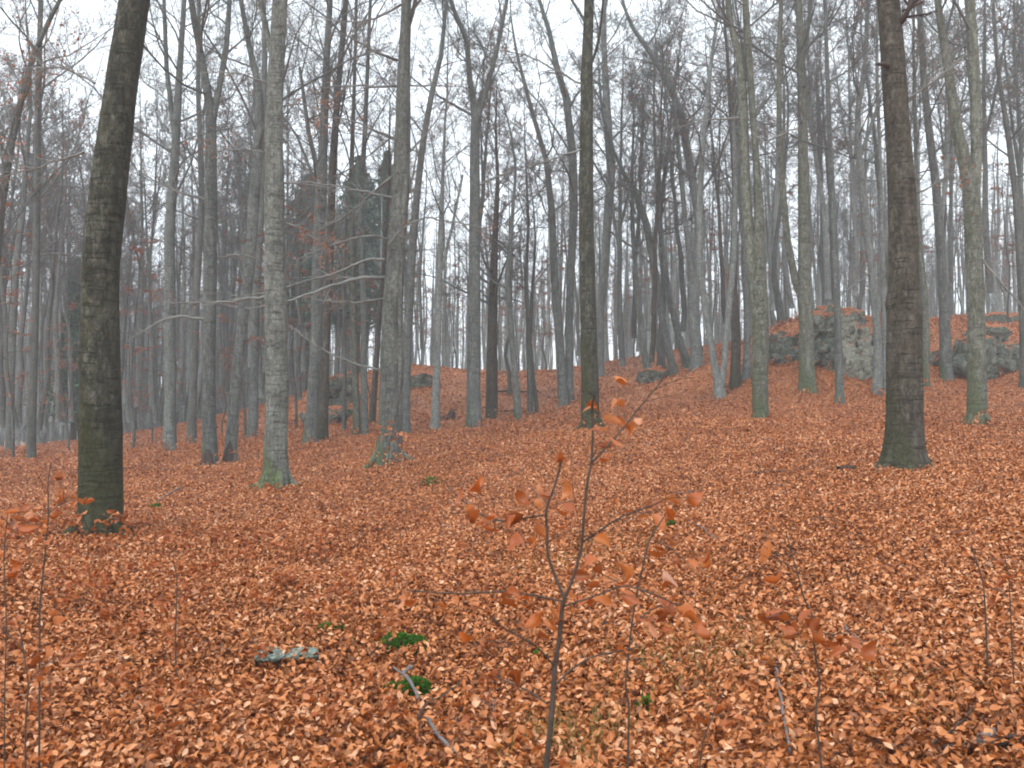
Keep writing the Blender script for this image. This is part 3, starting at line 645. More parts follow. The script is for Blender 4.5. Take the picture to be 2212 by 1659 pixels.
# leaves banked against the trunks
for T in BASES:
    n = int(min(900, 420 * T.r0 / .22) if T.Y < 30 else 160); a = rng.uniform(0, 6.28, n); rr = T.r0 * 1.1 + rng.exponential(.16, n)
    xx, yy = T.base[0] + np.cos(a) * rr, T.base[1] + np.sin(a) * rr; hh = .11 * np.exp(-(rr - T.r0 * 1.1) / .18) * (.6 + .4 * np.sin(a * 2 + T.Y)) * rng.uniform(.2, 1, n)
    leaf_set(lit, np.stack([xx, yy, ground(xx, yy) + hh + .01], -1), np.full(n, .05 if T.Y < 16 else .065) * rng.uniform(.7, 1.3, n), rng.uniform(0, 6.28, n), .7, rng, 1 if T.Y < 16 else 0)
tag(lit.obj('fallen_leaves', M['litter'], smooth=True), kind='stuff', label='thick carpet of copper brown beech leaves', cat='leaves')

# --- spruces behind ----------------------------------------------------------------------------
def spruce(label, x, ytop, ybot, wpx, Yd, seed):
    rng = np.random.default_rng(seed); top = at(x, ytop, Yd); zb = gz(top[0], Yd); base = np.array([top[0], Yd, zb]); H = top[2] - zb
    lowz = max(1.5, at(x, ybot, Yd)[2] - zb); Rm = wpx / 2 * Yd / F
    e = empty('spruce_tree', base); tag(e, label, 'spruce', 'dark green spruces beyond the beeches')
    b = Bag(); z = np.linspace(-.3, H, 24); st = np.stack([rng.normal(0, .02, 24), rng.normal(0, .02, 24), z, np.maximum(.015, .19 * (1 - z / H) + .01)], -1)
    stem_mesh(b, st, seed, 10, .4); b.obj('trunk', M['brown'], e)
    zz = []; zc = lowz
    while zc < H - .2: zz += [zc] * 6; zc += .28
    zz = np.array(zz) + rng.uniform(-.15, .15, len(zz)); n = len(zz)
    az = rng.uniform(0, 6.28, n); L = Rm * np.clip((H - zz) / (H - lowz), .03, 1) ** .9 * rng.uniform(.5, 1.15, n)
    el = -.15 + .5 * (zz / H)
    P0 = np.stack([np.zeros(n), np.zeros(n), zz], -1); D0 = np.stack([np.cos(az) * np.cos(el), np.sin(az) * np.cos(el), np.sin(el)], -1)
    A, Ar = grow(rng, P0, D0, L, np.full(n, .02), 6, .07, .02)
    p, d, ln, r = kids(rng, A, Ar, 9, .12, .9, .4, .6, L); B, Br = grow(rng, p, d, ln, np.full(len(p), .008), 4, .1, -.08)
    cb = Bag(); cb.add(*tubes(A, Ar, 4)); cb.add(*tubes(B, Br, 3)); cb.obj('crown', M['twig'], e)
    pts = np.concatenate([B[:, 1:].reshape(-1, 3), A[:, 2:].reshape(-1, 3)]); pts = np.repeat(pts, 7, 0) + rng.normal(0, .10, (len(pts) * 7, 3))
    lb = Bag(); m = len(pts); leaf_set(lb, pts, rng.uniform(.13, .26, m), rng.uniform(0, 6.28, m), .6, rng, 0, curl=.3); lb.obj('needles', M['needle'], e)
spruce('dark green spruce with a pointed top in the sky gap', 776, 338, 700, 270, 72, 5)
spruce('broad dark spruce just right of the pale fluted beech', 668, 372, 700, 290, 68, 6)
spruce('dark spruce hidden behind the burled beech', 838, 330, 600, 150, 74, 7)
spruce('small dark spruce low behind the thick mossy beech', 165, 560, 900, 120, 60, 8)

# --- background trees: eight kinds built once, then copied --------------------------------------
protos = []
for k in range(9):
    rg = np.random.default_rng(100 + k); H = 21.0; r0 = .15 + .012 * (k % 4)
    lean = rg.normal(0, .035, 2); z = np.linspace(-.3, H, 14); wob = np.cumsum(rg.normal(0, .11, (14, 2)), 0)
    st = np.stack([lean[0] * z + wob[:, 0] * .7, lean[1] * z + wob[:, 1] * .7, z, np.maximum(.012, r0 * (1 - (z / H) ** 1.3) + .01)], -1)
    st[0, :2] = st[1, :2] = 0
    stems = [st]
    for j in range([1, 2, 0, 2, 1, 0, 2, 1, 1][k]):
        i0 = int(rg.integers(5, 8)); a = rg.uniform(0, 6.28); zz = np.linspace(0, H * .93 - st[i0, 2], 8); o = zz ** .8 * rg.uniform(.12, .3)
        stems.append(np.stack([st[i0, 0] + np.cos(a) * o, st[i0, 1] + np.sin(a) * o, st[i0, 2] + zz, np.maximum(.012, st[i0, 3] * .7 * (1 - (zz / zz[-1]) ** 1.2))], -1))
    cr, tips = crown(rg, stems, H, 0, .45, 13, (8, 6, 3), .9, .0078)
    cb = Bag()
    for P_, R_, sd_ in cr: cb.add(*tubes(P_, R_, sd_))
    t = tips.reshape(-1, 3); wv = Wav(k + 50, 8, 3); keep = rg.uniform(0, 1, len(t)) < .13 * (.1 + np.clip(wv(t * .4), 0, 2)); t = t[keep]
    lb = Bag(); n = len(t); leaf_set(lb, t, .15 * rg.uniform(.7, 1.2, n), rg.uniform(0, 6.28, n), .9, rg, 0)
    root = empty('beech_tree', (0, 0, 0)); bm_ = ['grey', 'pale', 'dim', 'grey', 'brown', 'pale', 'grey', 'dim', 'green'][k]
    tp = []
    for i, s_ in enumerate(stems):
        tb = Bag(); stem_mesh(tb, s_, 300 + k * 5 + i, 10, .45, flare=.25 if i == 0 else 0); tp.append(tb.obj('stem' if i else 'trunk', M[bm_], root))
    protos.append([root, *tp, cb.obj('crown', M['twig'], root), lb.obj('leaves', M['crown_leaf'], root)])
used = [False] * 9
NAMED.sort(key=lambda t: t.x)
rg = np.random.default_rng(77)
taken = [(o.location.x, o.location.y) for o in COL.objects if o.type == 'EMPTY' and o.get('category')]
spots = []
tries = 0
while len(spots) < 232 and tries < 20000:
    tries += 1
    Yd = float(42 + 78 * rg.uniform() ** 1.3); xp = float(rg.uniform(-60, 2272) if rg.uniform() < .72 else rg.uniform(-40, 640)); x = (xp - CX) / F * Yd
    if xp < 700 and Yd < 46: continue
    # keep the gaps of sky of the photograph over the dip
    dens = 1.0
    if 640 < xp < 1000: dens = .35
    elif 1000 <= xp < 1260: dens = .55
    elif xp < 640: dens = 1.0
    if rg.uniform() > dens: continue
    if 1640 < xp < 1930 and Yd < 50: continue
    sp = 1.25 if xp < 640 else 1.9
    if any((x - a) ** 2 + (Yd - b) ** 2 < sp * sp for a, b in taken): continue
    taken.append((x, Yd)); spots.append((x, Yd, xp))
def between(xp):
    L = [t for t in NAMED if t.x <= xp]; Rr = [t for t in NAMED if t.x > xp]
    if not L: return 'left of the ' + Rr[0].short
    if not Rr: return 'right of the ' + L[-1].short
    return 'between the %s and the %s' % (L[-1].short, Rr[0].short)
for (x, Yd, xp) in spots:
    k = int(rg.integers(0, 9)); pr = protos[k]
    if not used[k]: c = pr[0]; used[k] = True
    else:
        c = pr[0].copy(); COL.objects.link(c)
        for ch in pr[1:]:
            d = ch.copy(); COL.objects.link(d); d.parent = c
    s = float(rg.uniform(.72, 1.02)) * (.92 if 640 < xp < 1260 else 1.0)
    if 640 < xp < 1000: s *= .75
    c.location = (x, Yd, gz(x, Yd)); c.rotation_euler = (0, 0, float(rg.uniform(0, 6.28))); c.scale = (s, s, s)
    far = 'faint' if Yd > 85 else ('hazy' if Yd > 62 else 'grey')
    wh = between(xp)
    c['label'] = {'faint': 'faint misty tree far off ', 'hazy': 'hazy tree in the middle distance ', 'grey': 'thin background tree standing '}[far] + wh
    c['category'] = 'tree'; c['group'] = '%s background trees %s' % (far, wh)

# understorey of young beeches that keep their russet leaves
rg = np.random.default_rng(404); yp = []
for k in range(3):
    H = 8.0; z = np.linspace(-.1, H, 9); wob = np.cumsum(rg.normal(0, .09, (9, 2)), 0); st = np.stack([wob[:, 0], wob[:, 1], z, np.maximum(.006, .05 * (1 - z / H) + .006)], -1); st[:2, :2] = 0
    root = empty('young_beech', (0, 0, 0)); tb = Bag(); stem_mesh(tb, st, 700 + k, 8, .3)
    n = 26; zz = np.sort(rg.uniform(1.5, H, n)); a = rg.uniform(0, 6.28, n); el = rg.uniform(.0, .5, n); P0 = np.stack([np.interp(zz, z, st[:, i]) for i in range(3)], -1)
    L = rg.uniform(.9, 2.4, n) * np.clip((H + 1.5 - zz) / H, .3, 1); A, Ar = grow(rg, P0, np.stack([np.cos(a) * np.cos(el), np.sin(a) * np.cos(el), np.sin(el)], -1), L, np.full(n, .015), 6, .12, .01)
    p, d, ln, r = kids(rg, A, Ar, 8, .15, .75, .5, .5, L); d[:, 2] *= .4; B, Br = grow(rg, p, unit(d), ln, np.full(len(p), .008), 4, .15, .0)
    p, d, l2, r = kids(rg, B, Br, 5, .1, .75, .5, .5, ln); d[:, 2] *= .4; C_, Cr = grow(rg, p, unit(d), l2, np.full(len(p), .0055), 3, .15, .0)
    cb = Bag(); [cb.add(*tubes(*q_, 3)) for q_ in ((A, Ar), (B, Br), (C_, Cr))]
    t = C_[:, 1:].reshape(-1, 3); t = t[rg.uniform(size=len(t)) < .5]; m = len(t); lb = Bag(); leaf_set(lb, t, rg.uniform(.07, .12, m), rg.uniform(0, 6.28, m), .5, rg, 0)
    yp.append([root, tb.obj('trunk', M['dim'], root), cb.obj('crown', M['twig'], root), lb.obj('leaves', M['crown_leaf'], root)])
yu = [False] * 3
for i, (xp, Yd) in enumerate([(30, 34), (150, 46), (290, 40), (330, 50), (480, 48), (530, 40), (640, 42), (730, 52), (800, 44), (910, 60), (985, 55), (1080, 62), (1120, 56), (1180, 64), (1215, 54), (1330, 60), (1370, 54), (1420, 58), (1540, 56), (1600, 62), (1700, 56), (1880, 50), (1975, 52), (2080, 58), (2180, 48)]):
    x = (xp - CX) / F * Yd; k = i % 3
    if not yu[k]: c = yp[k][0]; yu[k] = True
    else:
        c = yp[k][0].copy(); COL.objects.link(c)
        for ch in yp[k][1:]: d = ch.copy(); COL.objects.link(d); d.parent = c
    s_ = float(rg.uniform(.75, 1.25)); c.location = (x, Yd, gz(x, Yd)); c.rotation_euler = (0, 0, float(rg.uniform(0, 6.28))); c.scale = (s_, s_, s_)
    wh = between(xp); c['label'] = 'thin young tree holding russet leaves ' + wh; c['category'] = 'tree'; c['group'] = 'russet young beeches ' + wh

# the wood beyond, one mass of trunks and twigs
rg = np.random.default_rng(5); fb = Bag()
for n, xa, xb, Ya, Yb_, Ha, Hb, nb in [(1500, -250, 700, 72, 170, 9, 14, 4), (780, 640, 2400, 68, 145, 12, 19, 11), (180, -100, 760, 62, 110, 15, 20, 8)]:
    xp = rg.uniform(xa, xb, n); Yd = rg.uniform(Ya, Yb_, n); x = (xp - CX) / F * Yd; zb = ground(x, Yd)
    H = rg.uniform(Ha, Hb, n); z = np.linspace(-.02, 1, 7)
    P = np.stack([x[:, None] + np.cumsum(rg.normal(0, .13, (n, 7)), 1), np.repeat(Yd[:, None], 7, 1), zb[:, None] + H[:, None] * z[None]], -1)
    Rr = rg.uniform(.08, .19, n)[:, None] * (1 - z[None] ** 1.5 * .93); fb.add(*tubes(P, Rr, 6))
    p, d, ln, r = kids(rg, P, Rr, nb, .4, .7, .16, .4, H); A, Ar = grow(rg, p, d, ln * 1.2, np.maximum(r, .016), 4, .2, .12); fb.add(*tubes(A, Ar, 3))
    p, d, l2, r = kids(rg, A, Ar, 5, .1, .8, .5, .5, ln * 1.2); A, Ar = grow(rg, p, d, l2, np.full(len(p), .011), 3, .2, .05); fb.add(*tubes(A, Ar, 3))
tag(fb.obj('distant_wood', M['pale']), 'misty mass of bare trees far beyond the rise', 'wood', kind='stuff')

# ---------------------------------------------------------------- rocks
def rock(label, cx, cyy, Yd, sx, sy, sz, mat, seed, rotz=0., blobs=1, name='rock_outcrop', sub=6, amp=1., group=None, cat='rock'):
    "centre in the picture (cx, cyy), half sizes in metres"
    c = at(cx, cyy, Yd); b = Bag(); rs = random.Random(seed)
    bmesh_ico = _ico(sub)
    for k in range(blobs):
        V = bmesh_ico[0].copy(); f = bmesh_ico[1]
        if blobs > 1:
            ox, oy, oz = rs.uniform(-.75, .75) * sx, rs.uniform(-.4, .4) * sy, rs.uniform(-.6, .45) * sz
            s_ = rs.uniform(.42, .68) if name != 'stone' else rs.uniform(.22, .42)
        else: ox = oy = oz = 0; s_ = 1
        Pn = np.sign(V) * np.abs(V) ** .62                     # boxy
        Pn = Pn * np.array([sx, sy, sz]) * s_
        off = Vector((seed * 3.1, k * 5.7, 1.3)); out_ = np.empty_like(Pn); m = min(sx, sy, sz) * s_
        for i in range(len(Pn)):
            q = Vector(Pn[i]); n_ = Vector(V[i])
            v1 = mn.fractal((q / m * .8 + off), 1.0, 2.0, 3); 
            dd, pp = mn.voronoi(q / m * 1.3 + off); cell = mn.cell(pp[0] * 3.3) 
            v2 = mn.turbulence(q / m * 3.2 + off, 4, True)
            out_[i] = q + n_ * m * amp * (.30 * v1 + .26 * cell + .16 * (v2 - .5) - .10 * max(0, .12 - (dd[1] - dd[0])) * 8)
        b.add(out_ + np.array([ox, oy, oz]), f)
    o = b.obj(name, M[mat], loc=c, smooth=False); o.rotation_euler = (0, 0, rotz); tag(o, label, cat, group); return o
_icos = {}
def _ico(sub):
    if sub not in _icos:
        import bmesh
        bm = bmesh.new(); bmesh.ops.create_icosphere(bm, subdivisions=sub, radius=1)
        V = np.array([v.co[:] for v in bm.verts]); f = np.array([[v.index for v in fc.verts] for fc in bm.faces]); bm.free(); _icos[sub] = (V, f)
    return _icos[sub]
rock('tall mossy limestone cliff left half behind the slim grey tree', 1792, 775, 38.6, 1.3, 1.2, 1.95, 'rock', 3, .1, blobs=9, sub=5)
rock('pale bare limestone face standing right of the slim grey tree', 1850, 775, 37.6, .62, .9, 1.75, 'rock_pale', 4, -.2, blobs=5, sub=5)
rock('dark ivy covered shoulder of the limestone cliff on its right', 1888, 790, 38.2, .65, 1.0, 1.5, 'rock', 14, .3, blobs=4, sub=5)
rock('grey crag topping the limestone cliff', 1805, 705, 40.5, 1.0, 1.0, .8, 'rock', 5, .4, sub=5)
rock('low mossy rocks on the bank between two green beeches', 1690, 755, 39.5, .85, .9, .75, 'rock', 6, .2, sub=5)
rock('broken mossy rocks on the slope right of the broad brown beech', 2050, 785, 42, 2.0, 1.2, 1.1, 'rock', 7, 0, blobs=6, sub=5)
rock('dark mossy rock ridge at the right edge beside the high-forked beech', 2180, 768, 41, 2.0, 1.2, 1.3, 'rock', 8, .3, blobs=5, sub=5)
rock('small grey rock far up the right hillside', 2150, 700, 50, 1.3, .8, .5, 'rock', 9, .1, sub=4)
rock('mossy rocks in the knoll right of the burled beech', 905, 832, 48.5, .95, .9, .6, 'rock', 10, .2, sub=5)
rock('dark rocky bank between the grey pair and the burled beech', 740, 850, 47, 1.5, 1.0, 1.0, 'rock', 11, .1, blobs=3, sub=5)
rock('dark rocks under the slim trees left of the burled beech', 735, 895, 42, 1.2, .8, .6, 'rock', 12, .2, blobs=2, sub=5)
rock('mossy rock under the roots of the leaning bank trees', 1415, 818, 45.5, .7, .6, .45, 'rock', 13, .2, sub=5)
rock('dark earth ledge with roots along the bank clump', 1500, 808, 45.8, 1.1, .5, .35, 'rock', 15, .25, blobs=3, sub=4)

# foreground stone, moss, fern
h = hit(620, 1436)
st_ = rock('flat pale lichen stone half buried in the leaves', 620, 1436, h[1], .23, .24, .05, 'stone', 21, .15, blobs=12, name='stone', sub=5, cat='stone')
st_.location.z = gz(st_.location.x, st_.location.y) + .05
LOOSE = []
def strew(x, y, z, rx, ry, n): LOOSE.append((x, y, z, rx, ry, n))
def moss(label, x, y, rx, ry, hz, n, seed, name='moss_cushion', cat='moss', lf=.02):
    rg = np.random.default_rng(seed); c = hit(x, y); wv = Wav(seed, 8, 2)
    a = rg.uniform(0, 6.28, n); rr = np.sqrt(rg.uniform(0, 1, n)); px_, py_ = np.cos(a) * rr * rx, np.sin(a) * rr * ry
    q = np.stack([px_, py_], -1); k = wv(q * 14) + .6 - rr * .8 > 0; px_, py_, rr = px_[k], py_[k], rr[k]; n = len(px_)
    zz = ground(c[0] + px_, c[1] + py_) - gz(c[0], c[1]) + .01 + hz * (1 - rr ** 2) + .02 * wv(np.stack([px_, py_], -1) * 25)
    L = rg.uniform(.6, 1.4, n) * lf; d = unit(np.stack([px_ / rx, py_ / ry, np.full(n, 1.0)], -1) + rg.normal(0, .5, (n, 3)))
    P0 = np.stack([px_, py_, zz], -1); side = unit(np.cross(d, rg.normal(size=(n, 3)))) * (L * .28)[:, None]
    V = np.stack([P0 - side * .4, P0 + d * (L * .5)[:, None] - side, P0 + d * L[:, None], P0 + d * (L * .5)[:, None] + side], 1)
    b = Bag(); b.add(V.reshape(-1, 3), (np.arange(n) * 4)[:, None] + np.arange(4)[None], tone=np.repeat(rg.beta(2, 2, n) * (.6 + .4 * (1 - rr)), 4))
    # cushion body under the shoots
    m = 22; A_, R_ = np.meshgrid(np.linspace(0, 6.283, m, endpoint=False), np.linspace(0, .9, 9)); bx, by = np.cos(A_) * R_ * rx, np.sin(A_) * R_ * ry
    bz = ground(c[0] + bx, c[1] + by) - gz(c[0], c[1]) + hz * (1 - R_ ** 2) * .85 - .01; idx = np.arange(bx.size).reshape(bx.shape)
    Q = np.stack([idx[:-1], np.roll(idx[:-1], -1, 1), np.roll(idx[1:], -1, 1), idx[1:]], -1).reshape(-1, 4)
    b.add(np.stack([bx, by, bz], -1).reshape(-1, 3), Q, tone=np.full(bx.size, .1))
    o = b.obj(name, M['moss'], loc=(c[0], c[1], gz(c[0], c[1]))); tag(o, label, cat)
    if name == 'moss_cushion': strew(c[0], c[1], gz(c[0], c[1]) + hz * .55, rx, ry, int(rx * ry * 1300))
strew(st_.location.x, st_.location.y, st_.location.z + .03, .26, .22, 80)
moss('upper bright green moss tuft right of the lichen stone', 868, 1408, .17, .15, .085, 8000, 31)
moss('lower round green moss cushion behind the fallen grey stick', 896, 1512, .12, .12, .075, 6000, 32)
moss('small green moss patch touching the left of the moss cushion', 846, 1506, .055, .06, .05, 1800, 33)
moss('little green fern sprig above the lichen stone', 716, 1378, .10, .07, .03, 500, 34, name='fern', cat='fern', lf=.05)
moss('tiny green sprout in the leaves far left of the sapling', 335, 1103, .10, .08, .04, 120, 35, name='seedling', cat='seedling', lf=.07)
moss('small olive moss hump before the forked grey beech', 930, 1045, .22, .2, .09, 1500, 36)
moss('tiny green sprout right of the sapling crown', 1452, 1143, .05, .05, .04, 70, 37, name='seedling', cat='seedling', lf=.05)
moss('small green sprout beside the sapling stem', 1172, 1432, .05, .04, .03, 90, 38, name='seedling', cat='seedling', lf=.035)
moss('tiny green leaves by the second thin sapling', 1395, 1548, .05, .03, .04, 60, 39, name='seedling', cat='seedling', lf=.04)

# ---------------------------------------------------------------- saplings
def sapling(label, Yd, stems, leafpts, w0=7, seed=1, lsize=.07, name='beech_sapling', twig=1.2, nl=26):
    "stems: pixel polylines (the first reaches down to the ground)"
    rg = np.random.default_rng(seed); x0, y0 = stems[0][0]; b0 = at(x0, y0, Yd); base = np.array([b0[0], Yd, gz(b0[0], Yd)])
    e = empty(name, base); tag(e, label, 'sapling', None)
    sb = Bag(); tb = Bag(); ends = []
    for i, s in enumerate(stems):
        wd = w0 if i == 0 else (w0 * .55 if i < 3 else w0 * .35)
        P = []
        dy = 0 if i == 0 else rg.uniform(-.22, .22)
        for j, (x, y) in enumerate(s):
            YY = Yd + dy * j / max(1, len(s) - 1) + (rg.normal(0, .004) if j else 0); P.append([*at(x, y, YY), wd * .5 * Yd / F * (1 - .45 * j / len(s)) ])
        P = np.array(P)
        if i == 0: P = np.concatenate([[[P[0, 0] + .01, Yd, base[2] - .05, P[0, 3] * 1.2]], P])
        P[:, :3] -= base; P[:, 3] = np.maximum(P[:, 3], .0009)
        d = np.concatenate([[0], np.cumsum(np.linalg.norm(np.diff(P[:, :3], axis=0), axis=1))]); m = max(8, int(d[-1] / .02)); t = np.linspace(0, d[-1], m)
        o = np.stack([np.interp(t, d, P[:, k]) for k in range(4)], -1); o[1:-1, :3] = (o[:-2, :3] + o[1:-1, :3] * 2 + o[2:, :3]) / 4
        (sb if i < 3 else tb).add(*tubes(o[None, :, :3], o[None, :, 3], 7)); ends.append(o)
    sb.obj('stem', M['stem'], e)
    # side twigs that carry the leaves
    for o in ends[1:]:
        if len(o) < 5: continue
        p, d, ln, r = kids(rg, o[None, :, :3], o[None, :, 3], 7, .25, .8, .14 * twig, .5, np.array([1.0])); d[:, 2] *= .5
        B, Br = grow(rg, p, unit(d), ln, np.full(len(p), .0009), 4, .15, .02, .6); tb.add(*tubes(B, Br, 4)); ends_b = B[:, -1]
        q = np.concatenate([ends_b, B[:, 2]]); q = q[rg.uniform(size=len(q)) < nl / 40.]
        leafpts = list(leafpts) + [tuple(v) for v in q]
    if tb.n: tb.obj('twigs', M['stem'], e)
    pts = []
    for lp in leafpts:
        pts.append(at(lp[0], lp[1], Yd + rg.uniform(-.12, .12)) - base if len(lp) == 2 else np.array(lp))
    if pts:
        pts = np.array(pts) + np.array([0, 0, -.01]); n = len(pts); lb = Bag()
        leaf_set(lb, pts, lsize * rg.uniform(.65, 1.15, n), rg.uniform(0, 6.28, n), .65, rg, 2, curl=1.3); lb.obj('leaves', M['sap_leaf'], e)
    return e
sapling('young forked beech sapling with orange leaves in the middle foreground', 2.35,
  [[(1179,1659),(1192,1547),(1198,1439),(1208,1386),(1215,1305),(1219,1292)],
   [(1219,1294),(1238,1251),(1258,1176),(1259,1144),(1267,1047),(1278,999),(1281,918),(1278,870),(1284,855)],
   [(1219,1294),(1198,1241),(1179,1192),(1184,1165),(1177,1101),(1198,1053),(1211,1004),(1214,985)],
   [(1278,999),(1310,967),(1348,924),(1380,881),(1423,832),(1442,798)],
   [(1198,1441),(1171,1407),(1144,1386),(1090,1359),(1063,1337)],
   [(1200,1478),(1235,1445),(1278,1418),(1359,1402),(1382,1396)],
   [(1182,1520),(1144,1493),(1069,1461)],
   [(1259,1171),(1305,1139),(1348,1112),(1412,1092),(1440,1075)],
   [(1179,1112),(1144,1117),(1090,1128),(1036,1112),(999,1080),(967,1053)],
   [(1219,1300),(1150,1285),(1080,1278),(985,1283),(880,1275)],
   [(1216,1310),(1280,1290),(1350,1262),(1430,1290),(1500,1330)]],
  [(1330,812),(1345,818),(1285,860),(1274,876),(1320,898),(1335,905),(1383,896),(1298,920),(1282,918),(1345,930),(1330,945),(1310,952),(1305,975),
   (1213,990),(1222,996),(1036,1028),(1028,1032),(978,1062),(1016,1090),(1020,1108),(1048,1116),(1060,1130),(1095,1118),(1112,1114),(1130,1065),(1180,1062),(1170,1045),(1160,1075),
   (1216,1090),(1228,1085),(1210,1120),(1172,1140),(1115,1168),(1140,1172),(1300,1164),(1305,1155),(1335,1080),(1360,1095),(1390,1112),(1408,1070),(1450,1080),(1508,1070),(1445,1100),
   (1050,1115),(1068,1108),(870,1280),(885,1285),(850,1275),(1020,1290),(1030,1298),(985,1283),(1070,1295),(1100,1300),(1130,1295),(1215,1308),(1210,1312),(1170,1320),(1190,1330),
   (1150,1330),(1175,1370),(1190,1340),(1110,1290),(1010,1360),(1106,1465),(1300,1290),(1330,1310),(1380,1330),(1400,1300),(1470,1218),(1490,1330),(1510,1345),(1520,1360),(1440,1360),(1410,1350),(1480,1305)],
  w0=13, seed=41, lsize=.052, nl=4)
sapling('thin sapling with a pale stem right of the forked sapling', 3.0,
  [[(1356,1654),(1359,1520),(1350,1480),(1359,1402),(1364,1353),(1375,1284),(1402,1165),(1434,1117)],[(1364,1353),(1400,1320),(1450,1300)],[(1375,1284),(1340,1260),(1300,1240)],[(1402,1165),(1440,1180),(1480,1210)]],
  [(1420,1120),(1440,1110),(1395,1260),(1360,1270)], w0=5, seed=42, nl=24)
sapling('thin dark crooked sapling in the right foreground', 3.3,
  [[(1774,1655),(1761,1538),(1772,1473),(1761,1416),(1755,1351),(1757,1330),(1737,1295),(1724,1243),(1711,1199),(1698,1150)],[(1755,1351),(1730,1330),(1700,1345)],[(1757,1360),(1790,1370),(1820,1382)],[(1724,1243),(1700,1215),(1670,1210)]],
  [(1740,1325),(1770,1355),(1780,1362),(1765,1345),(1735,1340),(1710,1355),(1745,1372),(1800,1378),(1818,1385),(1790,1380)], w0=5, seed=43, nl=14, lsize=.075)
sapling('tall thin sapling in front of the leaves at the left', 4.2,
  [[(86,1307),(90,1270),(99,1177),(105,1112),(103,1047),(110,1000)],[(99,1177),(80,1150),(60,1130)],[(103,1110),(130,1090),(150,1070)]],
  [(95,1145),(100,1150),(92,1130),(115,1105),(60,1130)], w0=4, seed=44, nl=26, lsize=.058)
sapling('small leafy sapling at the lower left edge', 3.4,
  [[(55,1560),(62,1480),(50,1400),(40,1340)],[(62,1480),(90,1440),(120,1425)],[(50,1400),(20,1370),(0,1350)]], [(25,1100),(18,1120),(115,1320),(130,1330)], w0=3.5, seed=45, nl=22, lsize=.055)
sapling('thin sapling with pale leaves touching the left edge', 2.9,
  [[(10,1500),(14,1350),(8,1200),(16,1110),(24,1085)],[(8,1200),(22,1160),(30,1120)]], [(18,1105),(26,1100),(8,1130),(20,1215),(30,1235)], w0=3, seed=46, nl=20, lsize=.055)
sapling('thin dark twiggy seedling between the mossy beech and the stone', 5.6,
  [[(379,1376),(381,1310),(383,1254),(375,1215)],[(383,1300),(400,1280),(410,1262)]], [(380,1255),(370,1230)], w0=3, seed=47, nl=14, lsize=.06)
sapling('pale thin seedling stem in the leaves at the far right', 5.0,
  [[(2128,1310),(2124,1255),(2110,1215),(2098,1182)],[(2122,1235),(2135,1215),(2150,1200)]], [(2130,1260),(2090,1190)], w0=3.5, seed=48, nl=10, lsize=.06)
sapling('thin dark seedling close to the right edge', 4.6,
  [[(2187,1420),(2185,1373),(2182,1300),(2180,1251),(2170,1200)],[(2182,1300),(2165,1275),(2150,1270)]], [(2175,1240),(2190,1300)], w0=3, seed=49, nl=12, lsize=.06)
sapling('low seedling bowed over at the bottom right of centre', 3.6,
  [[(1511,1655),(1518,1600),(1551,1516),(1575,1470)],[(1530,1560),(1550,1545),(1580,1540)]], [(1575,1470),(1560,1500)], w0=3, seed=50, nl=16, lsize=.065)
sapling('yellow leaved thin sapling at the foot of the burled beech', 20.5,
  [[(835,1030),(838,1000),(842,960),(850,920),(862,870),(868,820)],[(842,960),(830,940),(822,925)],[(850,920),(856,930),(862,935)]], [(824,948),(836,942),(846,935),(850,952),(866,960),(840,970),(818,920)], w0=2.5, seed=51, nl=30, lsize=.13, twig=3)
sapling('small leafy seedling at the foot of the thick mossy beech', 9.5,
  [[(190,1175),(195,1150),(215,1110),(240,1090)],[(195,1150),(180,1120),(175,1095)],[(215,1110),(240,1120),(262,1125)]], [(240,1100),(232,1130),(180,1105),(200,1140),(262,1140)], w0=2.5, seed=52, nl=30, lsize=.08, twig=2)
sapling('small leafy seedling at the foot of the pale fluted beech', 18.0,
  [[(600,1075),(602,1060),(612,1048)],[(602,1060),(590,1052),(580,1050)]], [(612,1050),(588,1052),(622,1055),(600,1045),(575,1055)], w0=2, seed=53, nl=30, lsize=.11, twig=2)

# low seedlings nobody could count
rg = np.random.default_rng(9); n = 5200
yy = np.sqrt(rg.uniform(5.5 ** 2, 46 ** 2, n)); xx = rg.uniform(-1, 1, n) * (.6 * yy + 1)
q = np.stack([xx, yy], -1); k = (_patch(q * .35 + 5) + rg.normal(0, .5, n) > -.2) & ((yy > 13) | (rg.uniform(size=n) < .5)); xx, yy = xx[k], yy[k]; n = len(xx)
zz = ground(xx, yy); Hh = rg.uniform(.12, .5, n); d = unit(np.stack([rg.normal(0, .25, n), rg.normal(0, .25, n), np.ones(n)], -1))
P, Rr = grow(rg, np.stack([xx, yy, zz - .02], -1), d, Hh, np.full(n, .0022) + yy * .00006, 4, .15, .1)
ub = Bag(); ub.add(*tubes(P, Rr, 3)); p, d, ln, r = kids(rg, P, Rr, 4, .3, .9, .45, .6, Hh); B, Br = grow(rg, p, d, ln, np.maximum(r * .6, .001), 3, .2, .05); ub.add(*tubes(B, Br, 3))
us = ub.obj('seedling_stems', M['stem']); tag(us, 'thin dark stems of low beech seedlings over the leaves', 'undergrowth', kind='stuff')
t = np.concatenate([B[:, 1], B[:, 2], B[:, 2] + rg.normal(0, .02, (len(B), 3)), P[:, 3]]); m = len(t); lb = Bag()
leaf_set(lb, t, rg.uniform(.045, .075, m) * (1 + np.maximum(t[:, 1] - 15, 0) * .02), rg.uniform(0, 6.28, m), .6, rg, 0, curl=1.1)
tag(lb.obj('seedling_leaves', M['litter']), 'copper leaves held on low beech seedlings', 'undergrowth', kind='stuff')

